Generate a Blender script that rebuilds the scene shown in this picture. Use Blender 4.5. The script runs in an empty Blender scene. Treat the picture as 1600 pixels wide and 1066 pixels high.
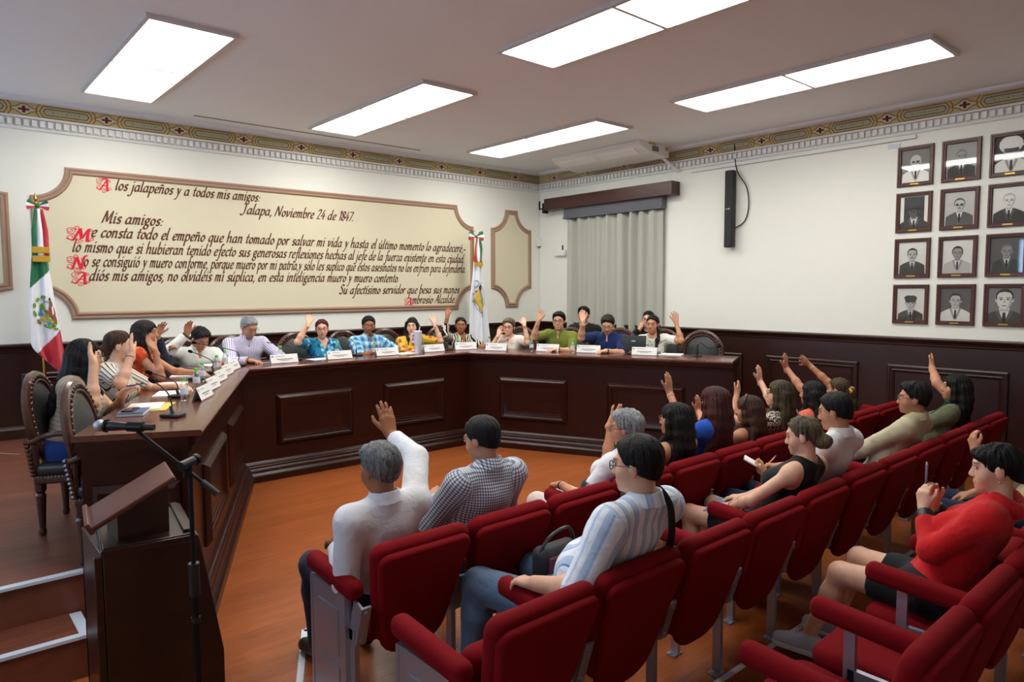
import bpy, bmesh, math, random
import numpy as np
from mathutils import Vector, Matrix
SC = bpy.context.scene
COL = SC.collection
rnd = random.Random(7)
# ---------------------------------------------------------------- camera, world, exposure
YAW, PITCH, ROLL = math.radians(41.158), math.radians(4.181), math.radians(-0.254)
cam_d = bpy.data.cameras.new('camera')
cam_d.sensor_width = 36.0
cam_d.lens = 1081.02 / 1600 * 36.0
cam_d.clip_start = 0.05
cam = bpy.data.objects.new('camera', cam_d)
COL.objects.link(cam)
_F = Vector((math.sin(YAW) * math.cos(PITCH), math.cos(YAW) * math.cos(PITCH), -math.sin(PITCH)))
_R = Vector((math.cos(YAW), -math.sin(YAW), 0))
_U = _R.cross(_F)
_R2 = _R * math.cos(ROLL) + _U * math.sin(ROLL)
_U2 = _U * math.cos(ROLL) - _R * math.sin(ROLL)
_M = Matrix((_R2, _U2, -_F)).transposed().to_4x4()
_M.translation = Vector((0, 0, 2.0))
cam.matrix_world = _M
SC.camera = cam
W_ = bpy.data.worlds.new('world')
SC.world = W_
W_.use_nodes = True
W_.node_tree.nodes['Background'].inputs[0].default_value = (0.6, 0.75, 1.0, 1)
W_.node_tree.nodes['Background'].inputs[1].default_value = 0.3
SC.view_settings.view_transform = 'Standard'
SC.view_settings.look = 'None'
SC.view_settings.gamma = 1.0
SC.view_settings.use_curve_mapping = False
SC.view_settings.exposure = 0.0
PANEL_STRENGTH = 14.0      # the ceiling panels
WINDOW_STRENGTH = 9.0      # daylight in the left wall window and in the added one
# ---------------------------------------------------------------- helpers
def lin(c):
    c = c / 255.0
    return c / 12.92 if c <= 0.04045 else ((c + 0.055) / 1.055) ** 2.4
def S(r, g, b):
    return (lin(r), lin(g), lin(b), 1.0)
class NT:
    def __init__(s, name):
        s.m = bpy.data.materials.new(name); s.m.use_nodes = True
        s.t = s.m.node_tree; s.b = s.t.nodes['Principled BSDF']
    def n(s, typ, **kw):
        x = s.t.nodes.new(typ)
        for k, v in kw.items():
            setattr(x, k, v)
        return x
    def put(s, sock, v):
        if isinstance(v, bpy.types.NodeSocket): s.t.links.new(v, sock)
        else: sock.default_value = v
    def math(s, op, a, b=0.0, c=None, clamp=False):
        x = s.n('ShaderNodeMath', operation=op, use_clamp=clamp)
        s.put(x.inputs[0], a); s.put(x.inputs[1], b)
        if c is not None: s.put(x.inputs[2], c)
        return x.outputs[0]
    def mix(s, f, a, b):
        x = s.n('ShaderNodeMix', data_type='RGBA')
        s.put(x.inputs[0], f); s.put(x.inputs[6], a); s.put(x.inputs[7], b)
        return x.outputs[2]
    def coord(s, which='Object', scale=(1, 1, 1), rot=(0, 0, 0)):
        if which == 'pc':
            a = s.n('ShaderNodeAttribute', attribute_name='pc'); o = a.outputs['Vector']
        else:
            a = s.n('ShaderNodeTexCoord'); o = a.outputs[which]
        m = s.n('ShaderNodeMapping'); m.inputs['Scale'].default_value = scale; m.inputs['Rotation'].default_value = rot
        s.t.links.new(o, m.inputs[0]); return m.outputs[0]
    def noise(s, vec, scale, detail=2, rough=.5, dist=0):
        x = s.n('ShaderNodeTexNoise'); s.put(x.inputs['Vector'], vec)
        x.inputs['Scale'].default_value = scale; x.inputs['Detail'].default_value = detail
        x.inputs['Roughness'].default_value = rough; x.inputs['Distortion'].default_value = dist
        return x.outputs['Fac']
    def ramp(s, f, stops, const=False):
        x = s.n('ShaderNodeValToRGB'); s.put(x.inputs[0], f)
        e = x.color_ramp.elements
        if const: x.color_ramp.interpolation = 'CONSTANT'
        while len(e) < len(stops): e.new(.5)
        for i, (p, c) in enumerate(stops):
            e[i].position = p; e[i].color = c
        return x.outputs[0]
    def bump(s, h, strength=.3, dist=.01):
        x = s.n('ShaderNodeBump'); s.put(x.inputs['Height'], h)
        x.inputs['Strength'].default_value = strength; x.inputs['Distance'].default_value = dist
        s.t.links.new(x.outputs[0], s.b.inputs['Normal'])
    def set(s, col=None, rough=.5, metal=0, spec=.5, coat=0, sheen=0):
        b = s.b
        if col is not None: s.put(b.inputs['Base Color'], col)
        s.put(b.inputs['Roughness'], rough); b.inputs['Metallic'].default_value = metal
        b.inputs['Specular IOR Level'].default_value = spec
        if coat: b.inputs['Coat Weight'].default_value = coat; b.inputs['Coat Roughness'].default_value = .08
        if sheen: b.inputs['Sheen Weight'].default_value = sheen; b.inputs['Sheen Roughness'].default_value = .5
        return s.m
MATS = {}
def plain(name, col, rough=.5, metal=0, spec=.5, coat=0, bump=None, var=0.0, vs=6, sheen=0):
    if name in MATS: return MATS[name]
    t = NT(name); v = t.coord('Object')
    c = col
    if var:
        f = t.noise(v, vs, 3)
        c = t.mix(f, tuple(x * (1 - var) for x in col[:3]) + (1,), tuple(min(1, x * (1 + var)) for x in col[:3]) + (1,))
    else:
        f = t.noise(v, 9, 2)
        c = t.mix(t.math('MULTIPLY', f, .12), col, tuple(x * .8 for x in col[:3]) + (1,))
    t.set(c, rough, metal, spec, coat, sheen)
    if bump: t.bump(t.noise(v, bump[0], 2), bump[1], bump[2] if len(bump) > 2 else .004)
    MATS[name] = t.m
    return t.m
def wood(name, c1, c2, rough=.35, sc=(1, 1, 1), g=14, spec=.5, coat=0, rot=(0, 0, 0), bump=.1, planks=None):
    t = NT(name); v = t.coord('Object', sc, rot)
    n1 = t.noise(v, g, 6, .6, 1.2); n2 = t.noise(v, g * .17, 2, .5)
    f = t.math('ADD', t.math('MULTIPLY', n1, .75), t.math('MULTIPLY', n2, .35))
    c = t.ramp(f, [(.33, c1), (.75, c2)])
    if planks:
        br = t.n('ShaderNodeTexBrick'); t.put(br.inputs['Vector'], t.coord('Object', (1, 1, 1), planks[2]))
        br.inputs['Scale'].default_value = 1; br.inputs['Brick Width'].default_value = planks[0]; br.inputs['Row Height'].default_value = planks[1]
        br.inputs['Mortar Size'].default_value = .0016; br.inputs['Color1'].default_value = (.78, .78, .78, 1); br.inputs['Color2'].default_value = (1.1, 1.1, 1.1, 1); br.inputs['Mortar'].default_value = (.5, .5, .5, 1)
        mx = t.n('ShaderNodeMix', data_type='RGBA', blend_type='MULTIPLY'); mx.inputs[0].default_value = .55
        t.put(mx.inputs[6], c); t.put(mx.inputs[7], br.outputs[0]); c = mx.outputs[2]
    t.set(c, rough, 0, spec, coat)
    if bump: t.bump(n1, bump, .002)
    MATS[name] = t.m
    return t.m
def emis(name, col, st):
    t = NT(name); t.set((.8, .8, .8, 1), .5)
    t.b.inputs['Emission Color'].default_value = col; t.b.inputs['Emission Strength'].default_value = st
    return t.m
def glassy(name, tint=(1, 1, 1, 1), refl=.06, rough=.02):
    t = NT(name); tr = t.n('ShaderNodeBsdfTransparent'); tr.inputs[0].default_value = tint
    gl = t.n('ShaderNodeBsdfGlossy'); gl.inputs['Roughness'].default_value = rough
    fr = t.n('ShaderNodeFresnel'); fr.inputs[0].default_value = 1.5
    mx = t.n('ShaderNodeMixShader'); t.put(mx.inputs[0], t.math('ADD', t.math('MULTIPLY', fr.outputs[0], .6), refl - .03, clamp=True))
    t.t.links.new(tr.outputs[0], mx.inputs[1]); t.t.links.new(gl.outputs[0], mx.inputs[2])
    t.t.links.new(mx.outputs[0], t.t.nodes['Material Output'].inputs[0])
    return t.m
def link(o, parent=None):
    COL.objects.link(o)
    if parent: o.parent = parent
    return o
def tag(o, label=None, cat=None, group=None, kind=None):
    if label: o['label'] = label
    if cat: o['category'] = cat
    if group: o['group'] = group
    if kind: o['kind'] = kind
    return o
def thing(name, label, cat, loc=(0, 0, 0), rz=0, group=None):
    o = bpy.data.objects.new(name, None); o.empty_display_size = .05
    o.location = loc; o.rotation_euler = (0, 0, rz)
    return tag(link(o), label, cat, group)
def copy_tree(o, parent=None):
    c = o.copy(); COL.objects.link(c)
    if parent: c.parent = parent; c.matrix_parent_inverse = o.matrix_parent_inverse.copy()
    for ch in list(o.children): copy_tree(ch, c)
    return c
class MB:
    def __init__(s): s.v = []; s.f = []; s.m = []; s.T = None
    def add(s, vs, fs, mi=0):
        b = len(s.v)
        if s.T is not None: vs = [s.T @ Vector(q) for q in vs]
        s.v += [tuple(q) for q in vs]
        s.f += [tuple(b + i for i in f) for f in fs]
        s.m += [mi] * len(fs); return s
    def box(s, c, d, R=None, mi=0, tx=1, ty=1):
        vs = []
        for z in (-1, 1):
            kx, ky = (1, 1) if z < 0 else (tx, ty)
            for x, y in ((-1, -1), (1, -1), (1, 1), (-1, 1)):
                q = Vector((x * d[0] / 2 * kx, y * d[1] / 2 * ky, z * d[2] / 2))
                if R is not None: q = R @ q
                vs.append(q + Vector(c))
        return s.add(vs, [(3, 2, 1, 0), (4, 5, 6, 7), (0, 1, 5, 4), (1, 2, 6, 5), (2, 3, 7, 6), (3, 0, 4, 7)], mi)
    def rbox(s, c, d, r=.01, R=None, mi=0, n=3):
        # box with rounded edges (superellipse loops along z)
        hx, hy, hz = d[0] / 2, d[1] / 2, d[2] / 2
        r = min(r, hx, hy, hz); rings = []
        zs = []
        for i in range(n + 1):
            a = math.pi / 2 * i / n; zs.append((-hz + r - r * math.cos(a), r - r * math.sin(a)))
        zs += [(-z, o) for z, o in reversed(zs)]
        vs = []; per = 4 * (n + 1)
        for z, o in zs:
            for sx, sy, a0 in ((1, 1, 0), (-1, 1, 1), (-1, -1, 2), (1, -1, 3)):
                for i in range(n + 1):
                    a = math.pi / 2 * (a0 + i / n); rr = max(r - o, .0002)
                    q = Vector((sx * (hx - r) + rr * math.cos(a), sy * (hy - r) + rr * math.sin(a), z))
                    if R is not None: q = R @ q
                    vs.append(q + Vector(c))
        fs = [tuple(reversed(range(per)))]
        for k in range(len(zs) - 1):
            for i in range(per):
                j = (i + 1) % per
                fs.append((k * per + i, k * per + j, (k + 1) * per + j, (k + 1) * per + i))
        fs.append(tuple((len(zs) - 1) * per + i for i in range(per)))
        return s.add(vs, fs, mi)
    def tube(s, pts, r, n=8, closed=False, mi=0, caps=True, flat=1.0):
        pts = [Vector(p) for p in pts]; N = len(pts)
        rs = r if isinstance(r, (list, tuple)) else [r] * N
        vs = []; prev = None
        for i, p in enumerate(pts):
            a = pts[(i - 1) % N] if (closed or i > 0) else p
            b = pts[(i + 1) % N] if (closed or i < N - 1) else p
            t = (b - a).normalized()
            if prev is None:
                u = Vector((0, 0, 1)) if abs(t.z) < .9 else Vector((1, 0, 0))
                u = (u - t * u.dot(t)).normalized()
            else:
                u = prev - t * prev.dot(t)
                u = u.normalized() if u.length > 1e-6 else t.orthogonal().normalized()
            prev = u; w = t.cross(u)
            for k in range(n):
                a_ = 2 * math.pi * k / n
                vs.append(p + u * (rs[i] * math.cos(a_)) + w * (rs[i] * math.sin(a_) * flat))
        fs = []
        for i in range(N if closed else N - 1):
            j = (i + 1) % N
            for k in range(n):
                l = (k + 1) % n
                fs.append((i * n + k, i * n + l, j * n + l, j * n + k))
        if caps and not closed:
            fs.append(tuple(reversed(range(n)))); fs.append(tuple((N - 1) * n + k for k in range(n)))
        return s.add(vs, fs, mi)
    def cyl(s, a, b, ra, rb=None, n=12, mi=0):
        return s.tube([a, b], [ra, ra if rb is None else rb], n, mi=mi)
    def lathe(s, prof, c=(0, 0, 0), n=16, R=None, mi=0, sx=1, sy=1):
        vs = []; k = len(prof); c = Vector(c)
        for i in range(n):
            a = 2 * math.pi * i / n
            for r, z in prof:
                q = Vector((r * math.cos(a) * sx, r * math.sin(a) * sy, z))
                if R is not None: q = R @ q
                vs.append(c + q)
        fs = []
        for i in range(n):
            j = (i + 1) % n
            for t in range(k - 1):
                fs.append((i * k + t, j * k + t, j * k + t + 1, i * k + t + 1))
        fs.append(tuple(i * k for i in reversed(range(n)))); fs.append(tuple(i * k + k - 1 for i in range(n)))
        return s.add(vs, fs, mi)
    def ball(s, c, r, n=10, R=None, mi=0):
        if not isinstance(r, (tuple, list)): r = (r, r, r)
        prof = [(max(1e-4, math.sin(math.pi * i / n)), -math.cos(math.pi * i / n)) for i in range(n + 1)]
        vs = []; k = n + 1; m = 2 * n; fs = []
        for i in range(m):
            a = 2 * math.pi * i / m
            for q, z in prof:
                p = Vector((q * math.cos(a) * r[0], q * math.sin(a) * r[1], z * r[2]))
                if R is not None: p = R @ p
                vs.append(Vector(c) + p)
        for i in range(m):
            j = (i + 1) % m
            for t in range(n): fs.append((i * k + t, j * k + t, j * k + t + 1, i * k + t + 1))
        return s.add(vs, fs, mi)
    def prism(s, poly, z0, z1, M=None, mi=0):
        n = len(poly)
        vs = [Vector((x, y, z0)) for x, y in poly] + [Vector((x, y, z1)) for x, y in poly]
        if M is not None: vs = [M @ q for q in vs]
        fs = [tuple(reversed(range(n))), tuple(range(n, 2 * n))] + [(i, (i + 1) % n, n + (i + 1) % n, n + i) for i in range(n)]
        return s.add(vs, fs, mi)
    def flat(s, poly, M, z=0, mi=0):
        return s.add([M @ Vector((x, y, z)) for x, y in poly], [tuple(range(len(poly)))], mi)
    def sweep(s, prof, loops, closed_path=False, caps=True, mi=0):
        # loops: function(d, z) -> list of points along the path; prof: closed list of (d, z)
        rings = [loops(d, z) for d, z in prof]; k = len(prof); n = len(rings[0])
        vs = [p for r in rings for p in r]; fs = []
        for a in range(k):
            b = (a + 1) % k
            for i in range(n if closed_path else n - 1):
                j = (i + 1) % n
                fs.append((a * n + i, a * n + j, b * n + j, b * n + i))
        if caps and not closed_path:
            fs.append(tuple(a * n for a in range(k))); fs.append(tuple(a * n + n - 1 for a in reversed(range(k))))
        return s.add(vs, fs, mi)
    def build(s, name, mats, parent=None, smooth=30, loc=None, bevel=0, fix=True):
        me = bpy.data.meshes.new(name); me.from_pydata(s.v, [], s.f)
        for m in (mats if isinstance(mats, (list, tuple)) else [mats]): me.materials.append(m)
        me.polygons.foreach_set('material_index', s.m)
        if fix:
            bm = bmesh.new(); bm.from_mesh(me); bmesh.ops.recalc_face_normals(bm, faces=bm.faces); bm.to_mesh(me); bm.free()
        if smooth:
            me.polygons.foreach_set('use_smooth', [True] * len(me.polygons)); me.set_sharp_from_angle(angle=math.radians(smooth))
        me.update()
        o = bpy.data.objects.new(name, me)
        if loc: o.location = loc
        link(o, parent)
        if bevel:
            b = o.modifiers.new('bevel', 'BEVEL'); b.width = bevel; b.segments = 2; b.limit_method = 'ANGLE'
        return o
def rz(a): return Matrix.Rotation(a, 3, 'Z')
def frame_to(x, y, z, o=(0, 0, 0)):
    M = Matrix((Vector(x), Vector(y), Vector(z))).transposed().to_4x4(); M.translation = Vector(o); return M
def offset_poly(pts, d, closed=False):
    # offsets an XY polyline to its left by d with mitred corners
    n = len(pts); out = []
    P = [Vector((p[0], p[1])) for p in pts]
    for i in range(n):
        ns = []
        if closed or i > 0:
            e = (P[i] - P[(i - 1) % n]).normalized(); ns.append(Vector((-e.y, e.x)))
        if closed or i < n - 1:
            e = (P[(i + 1) % n] - P[i]).normalized(); ns.append(Vector((-e.y, e.x)))
        if len(ns) == 1: out.append(P[i] + ns[0] * d)
        else:
            m = (ns[0] + ns[1]); m = m / max(1e-6, m.length_squared) * 2
            out.append(P[i] + m * d)
    return out
def curve_pts(ctrl, n=8, closed=False):
    P = [Vector(p) for p in ctrl]; N = len(P); out = []
    for i in range(N if closed else N - 1):
        p0 = P[(i - 1) % N] if (closed or i > 0) else P[i]; p1 = P[i]; p2 = P[(i + 1) % N]
        p3 = P[(i + 2) % N] if (closed or i + 2 < N) else p2
        for k in range(n):
            t = k / n
            out.append(.5 * ((2 * p1) + (p2 - p0) * t + (2 * p0 - 5 * p1 + 4 * p2 - p3) * t * t + (3 * p1 - p0 - 3 * p2 + p3) * t ** 3))
    if not closed: out.append(P[-1])
    return out
# ---------------------------------------------------------------- shared materials
M_wall = plain('wall_paint', S(236, 236, 226), .85, spec=.2, bump=(60, .05))
M_ceil = plain('ceiling_paint', S(240, 242, 243), .9, spec=.1, bump=(40, .05))
M_white = plain('white_plaster', S(230, 230, 226), .8, spec=.2)
M_floor = wood('floor_laminate', S(128, 62, 26), S(168, 92, 42), .34, (.7, 7, 1), 4.5, planks=(1.3, .19, (0, 0, 0)), bump=.03, spec=.4)
M_plat = wood('platform_boards', S(92, 48, 34), S(136, 76, 54), .42, (.6, 7, 1), 4.5, planks=(1.3, .19, (0, 0, 0)), bump=.03)
M_mahog = wood('dark_mahogany', S(32, 11, 6), S(52, 19, 11), .3, (1.2, 1.2, 7), 3.0, bump=.015, spec=.36)
M_mahtop = wood('mahogany_top', S(74, 36, 24), S(106, 56, 38), .25, (2, 2, 2), 3.0, bump=.02, coat=.25)
M_wains = wood('wainscot_mahogany', S(32, 12, 7), S(52, 20, 12), .38, (1.2, 1.2, 6), 3.0, bump=.02)
M_lect = wood('lectern_wood', S(28, 11, 7), S(48, 20, 14), .3, (1.2, 1.2, 6), 3.0, bump=.03)
M_black = plain('black_plastic', S(22, 22, 24), .45)
M_blackm = plain('black_metal', S(26, 27, 30), .4, .6)
M_chrome = plain('chrome', S(200, 200, 205), .22, 1)
M_alu = plain('brushed_aluminium', S(176, 182, 196), .38, .75)
M_brass = plain('brass', S(190, 150, 70), .3, 1)
M_strip = plain('white_nosing', S(205, 212, 222), .5)
M_gold = plain('gold_fringe', S(205, 165, 50), .6, .2)
# ---------------------------------------------------------------- the room
D, W, ZC, XL, YF, ZP = 8.95, 8.47, 4.03, -2.6, -3.2, .45
def struct(name, mb, m, **k):
    o = mb.build(name, m, **k); return tag(o, kind='structure')
struct('floor', MB().box(((XL + W) / 2, (YF + D) / 2, -.05), (W - XL + .4, D - YF + .4, .1)), M_floor, smooth=0)
struct('ceiling', MB().box(((XL + W) / 2, (YF + D) / 2, ZC + .05), (W - XL + .4, D - YF + .4, .1)), M_ceil, smooth=0)
struct('wall_back', MB().box(((XL + W) / 2, D + .05, ZC / 2), (W - XL + .2, .1, ZC)), M_wall, smooth=0)
struct('wall_right', MB().box((W + .05, (YF + D) / 2, ZC / 2), (.1, D - YF, ZC)), M_wall, smooth=0)
struct('wall_front', MB().box(((XL + W) / 2, YF - .05, ZC / 2), (W - XL + .2, .1, ZC)), M_wall, smooth=0)
wl = MB()                                   # left wall with a window opening
wy0, wy1, wz0, wz1 = 1.9, 4.45, 2.2, 3.15
vy0, vy1, vz0, vz1 = 7.55, 8.75, 1.1, 3.0
wl.box((XL - .05, (YF + wy0) / 2, ZC / 2), (.1, wy0 - YF, ZC)); wl.box((XL - .05, (wy1 + vy0) / 2, ZC / 2), (.1, vy0 - wy1, ZC)); wl.box((XL - .05, (vy1 + D) / 2, ZC / 2), (.1, D - vy1, ZC))
wl.box((XL - .05, (vy0 + vy1) / 2, vz0 / 2), (.1, vy1 - vy0, vz0)); wl.box((XL - .05, (vy0 + vy1) / 2, (vz1 + ZC) / 2), (.1, vy1 - vy0, ZC - vz1))
wl.box((XL - .05, (wy0 + wy1) / 2, wz0 / 2), (.1, wy1 - wy0, wz0)); wl.box((XL - .05, (wy0 + wy1) / 2, (wz1 + ZC) / 2), (.1, wy1 - wy0, ZC - wz1))
struct('wall_left', wl, M_wall, smooth=0)
wf = MB()
for y in (wy0, (2 * wy0 + wy1) / 3, (wy0 + 2 * wy1) / 3, wy1): wf.box((XL - .03, y, (wz0 + wz1) / 2), (.06, .07, wz1 - wz0))
for z in (wz0, wz1): wf.box((XL - .03, (wy0 + wy1) / 2, z), (.06, wy1 - wy0, .07))
win = struct('window_1', wf, M_white, smooth=0)
M_sky = emis('window_daylight', (.45, .68, 1, 1), WINDOW_STRENGTH)
gp = MB().box((XL - .07, (wy0 + wy1) / 2, (wz0 + wz1) / 2), (.01, wy1 - wy0 - .02, wz1 - wz0 - .02)).build('window_pane', M_sky, win, smooth=0)
vf = MB()
for y in (vy0, vy1): vf.box((XL - .03, y, (vz0 + vz1) / 2), (.06, .07, vz1 - vz0))
for z in (vz0, (vz0 + vz1) / 2, vz1): vf.box((XL - .03, (vy0 + vy1) / 2, z), (.06, vy1 - vy0, .07))
win_added = struct('added_window', vf, M_white, smooth=0)  # unseen window, added to bring bluish light to the back wall's left
MB().box((XL - .07, (vy0 + vy1) / 2, (vz0 + vz1) / 2), (.01, vy1 - vy0 - .02, vz1 - vz0 - .02)).build('window_pane', M_sky, win_added, smooth=0)
# council bench front line, left end -> corner -> corner -> right end (front edge of the top)
BL, BA_, BB_, BC = (1.238, 4.136), (2.624, 7.13), (5.443, 7.085), (6.809, 4.102)
BENCH = [BL, BA_, BB_, BC]
def bench_off(d): return offset_poly(BENCH, d)          # d > 0 goes behind the bench
# platform (polygon behind the bench front)
inner = bench_off(.2)
pp = [(XL, 4.42), (.70, 4.42)] + [(p.x, p.y) for p in inner] + [(W, 4.30), (W, D), (XL, D)]
pp[2] = (inner[0].x - .15, inner[0].y + .12)
struct('floor_platform', MB().prism(pp, .0, ZP), M_plat, smooth=0)
st = MB().prism([(XL, 4.14), (.63, 4.08), (.63, 4.43), (XL, 4.43)], 0, .225)
struct('trim_1', st, M_plat, smooth=0)
ns = MB()
ns.prism([(XL, 4.405), (.72, 4.395), (.72, 4.445), (XL, 4.455)], ZP - .012, ZP + .004)
ns.prism([(XL, 4.125), (.645, 4.065), (.645, 4.11), (XL, 4.17)], .212, .229)
ns.prism([(.59, 4.10), (.645, 4.10), (.645, 4.40), (.59, 4.40)], .215, .2285)
ns.prism([(.631, 4.066), (.645, 4.066), (.645, 4.12), (.631, 4.12)], .02, .215)
ns.prism([(.631, 4.115), (.645, 4.115), (.645, 4.40), (.631, 4.40)], .175, .2145)
struct('trim_2', ns, M_strip, smooth=0)
# ---- wainscot
def wall_T(which, along):
    # local (u along wall, v up, w out of the wall into the room)
    if which == 'back': return frame_to((1, 0, 0), (0, 0, 1), (0, -1, 0), (0, D, 0))
    return frame_to((0, -1, 0), (0, 0, 1), (-1, 0, 0), (W, 0, 0))     # u = -Y on the right wall
def rect_frame(mb, T, u0, u1, v0, v1, prof, mi=0):
    # prof: list of (inset, w)
    def loop(d, w): return [T @ Vector(q) for q in ((u0 + d, v0 + d, w), (u1 - d, v0 + d, w), (u1 - d, v1 - d, w), (u0 + d, v1 - d, w))]
    mb.sweep(prof, loop, closed_path=True, mi=mi)
FR = [(0, .0), (0, .022), (.012, .03), (.028, .03), (.036, .02), (.05, .02), (.058, .026), (.07, .022), (.082, .008), (.082, 0)]
def wainscot(which, u0, u1, zb, panels, n):
    T = wall_T(which, 0); mb = MB(); mb.T = T
    mb.box(((u0 + u1) / 2, (zb + 1.40) / 2, .012), (u1 - u0, 1.40 - zb, .024))
    def strip(prof):
        mb.sweep(prof, lambda v, w: [Vector((u0, v, w)), Vector((u1, v, w))])
    strip([(1.36, .024), (1.375, .034), (1.385, .034), (1.39, .04), (1.41, .045), (1.425, .062), (1.445, .066), (1.458, .06), (1.46, 0), (1.36, 0)])
    o = struct('trim_%d' % n, mb, M_wains, smooth=30)
    pm = MB()
    for a, b, v0, v1 in panels:
        pm.T = None
        rect_frame(pm, T @ Matrix.Translation((0, 0, .024)), a, b, v0, v1, FR)
        pm.T = T; pm.box(((a + b) / 2, (v0 + v1) / 2, .027), (b - a - .15, v1 - v0 - .15, .006)); pm.T = None
    struct('trim_%d' % (n + 1), pm, M_wains, smooth=30)
    bs = MB(); bs.T = T
    bs.sweep([(zb, .024), (zb, .05), (zb + .10, .05), (zb + .115, .04), (zb + .13, .036), (zb + .14, .024)], lambda v, w: [Vector((u0, v, w)), Vector((u1, v, w))])
    struct('baseboard_' + which, bs, M_wains, smooth=30)
bp = [(a, a + 1.15, .66, 1.14) for a in np.arange(-2.1, 7.0, 1.49)]
wainscot('back', XL, W, ZP, bp, 3)
rp = [(-6.10, -4.942, .66, 1.14), (-4.592, -3.433, .16, 1.14), (-3.106, -1.946, .16, 1.14), (-1.62, -.46, .16, 1.14), (-.13, 1.03, .16, 1.14), (1.36, 2.5, .16, 1.14)]
wainscot('right', -D, -YF, 0.0, rp, 5)
# ---- cornice and painted frieze
def cornice(which, u0, u1, n, flowers):
    T = wall_T(which, 0)
    mb = MB(); mb.T = T
    def strip(prof): mb.sweep(prof, lambda v, w: [Vector((u0, v, w)), Vector((u1, v, w))])
    strip([(3.705, 0), (3.705, .012), (3.715, .022), (3.73, .022), (3.735, .03), (3.74, .03), (3.745, .022), (3.815, .022), (3.82, .06), (3.838, .066), (3.842, .06), (3.842, 0)])
    k = u0 + .02
    while k < u1 - .02:
        mb.box((k, 3.777, .04), (.042, .066, .04)); k += .071
    struct('trim_%d' % n, mb, M_white, smooth=30)
    lip = MB(); lip.T = T
    lip.sweep([(3.985, 0), (3.985, .09), (4.0, .12), (4.03, .13), (4.03, 0)], lambda v, w: [Vector((u0, v, w)), Vector((u1, v, w))])
    struct('trim_%d' % (n + 1), lip, M_ceil, smooth=30)
    # painted band: a strip leaning from the dentils to the ceiling lip
    bm_ = MB()
    a, b = Vector((0, 3.842, .012)), Vector((0, 3.99, .045)); up = (b - a).normalized(); nv = Vector((1, 0, 0)).cross(up)
    B = T @ frame_to((1, 0, 0), up, nv, a)
    h = (b - a).length
    bm_.flat([(u0, 0), (u1, 0), (u1, h), (u0, h)], B, 0, 0)
    c = h / 2
    bm_.flat([(u0, 0), (u1, 0), (u1, .006), (u0, .006)], B, .0006, 4)
    def outline(poly, wd, z, mi, closed=True):
        ins = offset_poly(poly, wd, closed)
        m = len(poly)
        for i in range(m if closed else m - 1):
            j = (i + 1) % m
            bm_.add([B @ Vector((poly[i][0], poly[i][1], z)), B @ Vector((poly[j][0], poly[j][1], z)), B @ Vector((ins[j].x, ins[j].y, z)), B @ Vector((ins[i].x, ins[i].y, z))], [(0, 1, 2, 3)], mi)
    for q in flowers:
        # quatrefoil outline
        qs = []
        for i in range(32):
            a_ = 2 * math.pi * i / 32; r = 1 + .18 * math.cos(4 * a_) 
            qs.append((q + .105 * r * math.cos(a_), c + .052 * r * math.sin(a_)))
        bm_.flat(qs, B, .0008, 1); outline(qs, .011, .0012, 2)
        fl = []
        for i in range(24):
            a_ = 2 * math.pi * i / 24; r = .35 + .65 * abs(math.cos(2 * a_)) ** 1.5 * (1 if i % 2 else .8)
            fl.append((q + .058 * r * math.cos(a_), c + .04 * r * math.sin(a_)))
        bm_.flat(fl, B, .0014, 3)
        for sg in (-1, 1):       # crossing gold ribbons
            x0 = q + sg * .118
            outline([(x0 + sg * .03, .008), (x0, .045), (x0 - sg * .004, c), (x0, h - .045), (x0 + sg * .03, h - .008)][::sg], .011, .001, 2, False)
        m = q + .381
        oc = [(m - .215, c), (m - .19, c - .036), (m + .19, c - .036), (m + .215, c), (m + .19, c + .036), (m - .19, c + .036)]
        og = [(m - .25, c), (m - .215, .012), (m + .215, .012), (m + .25, c), (m + .215, h - .014), (m - .215, h - .014)]
        outline(og, .012, .001, 2); bm_.flat(oc, B, .0009, 5); outline(oc, .008, .0013, 6)
        for i in range(7):
            x = m - .12 + .04 * i; r = .010 if i % 3 else .016
            bm_.flat([(x - r, c), (x, c - r * .7), (x + r, c), (x, c + r * .7)], B, .0016, 7)
    FM = [plain('frieze_ground', S(196, 178, 130), .8), plain('frieze_pale', S(205, 196, 170), .8), plain('frieze_ochre', S(146, 106, 34), .8), plain('frieze_red', S(96, 20, 22), .8),
          plain('frieze_line', S(40, 34, 30), .8), plain('frieze_sage', S(176, 170, 136), .8), plain('frieze_violet', S(78, 70, 92) if which == 'back' else S(62, 56, 110), .8), plain('frieze_green', S(140, 146, 100), .8)]
    if which == 'right': FM[6] = plain('frieze_blue', S(62, 58, 112), .8)
    struct('trim_%d' % (n + 2), bm_, FM, smooth=0, fix=False)
cornice('back', XL, W, 7, [1.03 - .762 * 4 + .762 * i for i in range(14)])
cornice('right', -D, -YF, 10, [-8.54 + .762 * i for i in range(15)])
cl = MB().box((4.16, 8.535, ZC - .002), (3.1, .035, .006))
struct('trim_13', cl, plain('ceiling_slot', S(150, 138, 120), .8), smooth=0)
# floor marking tape
tp = MB()
tp.box((5.2, 1.87, .0006), (6.5, .035, .0012)); tp.box((5.0, 3.79, .0006), (6.66, .035, .0012))
a, b = Vector((1.68, 3.80, 0)), Vector((1.27, 3.0, 0)); dd = (b - a); L_ = dd.length; ang = math.atan2(dd.y, dd.x)
tp.box(((a + b) / 2 + Vector((0, 0, .0006))), (L_, .035, .0012), rz(ang))
struct('trim_14', tp, M_strip, smooth=0)
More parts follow.
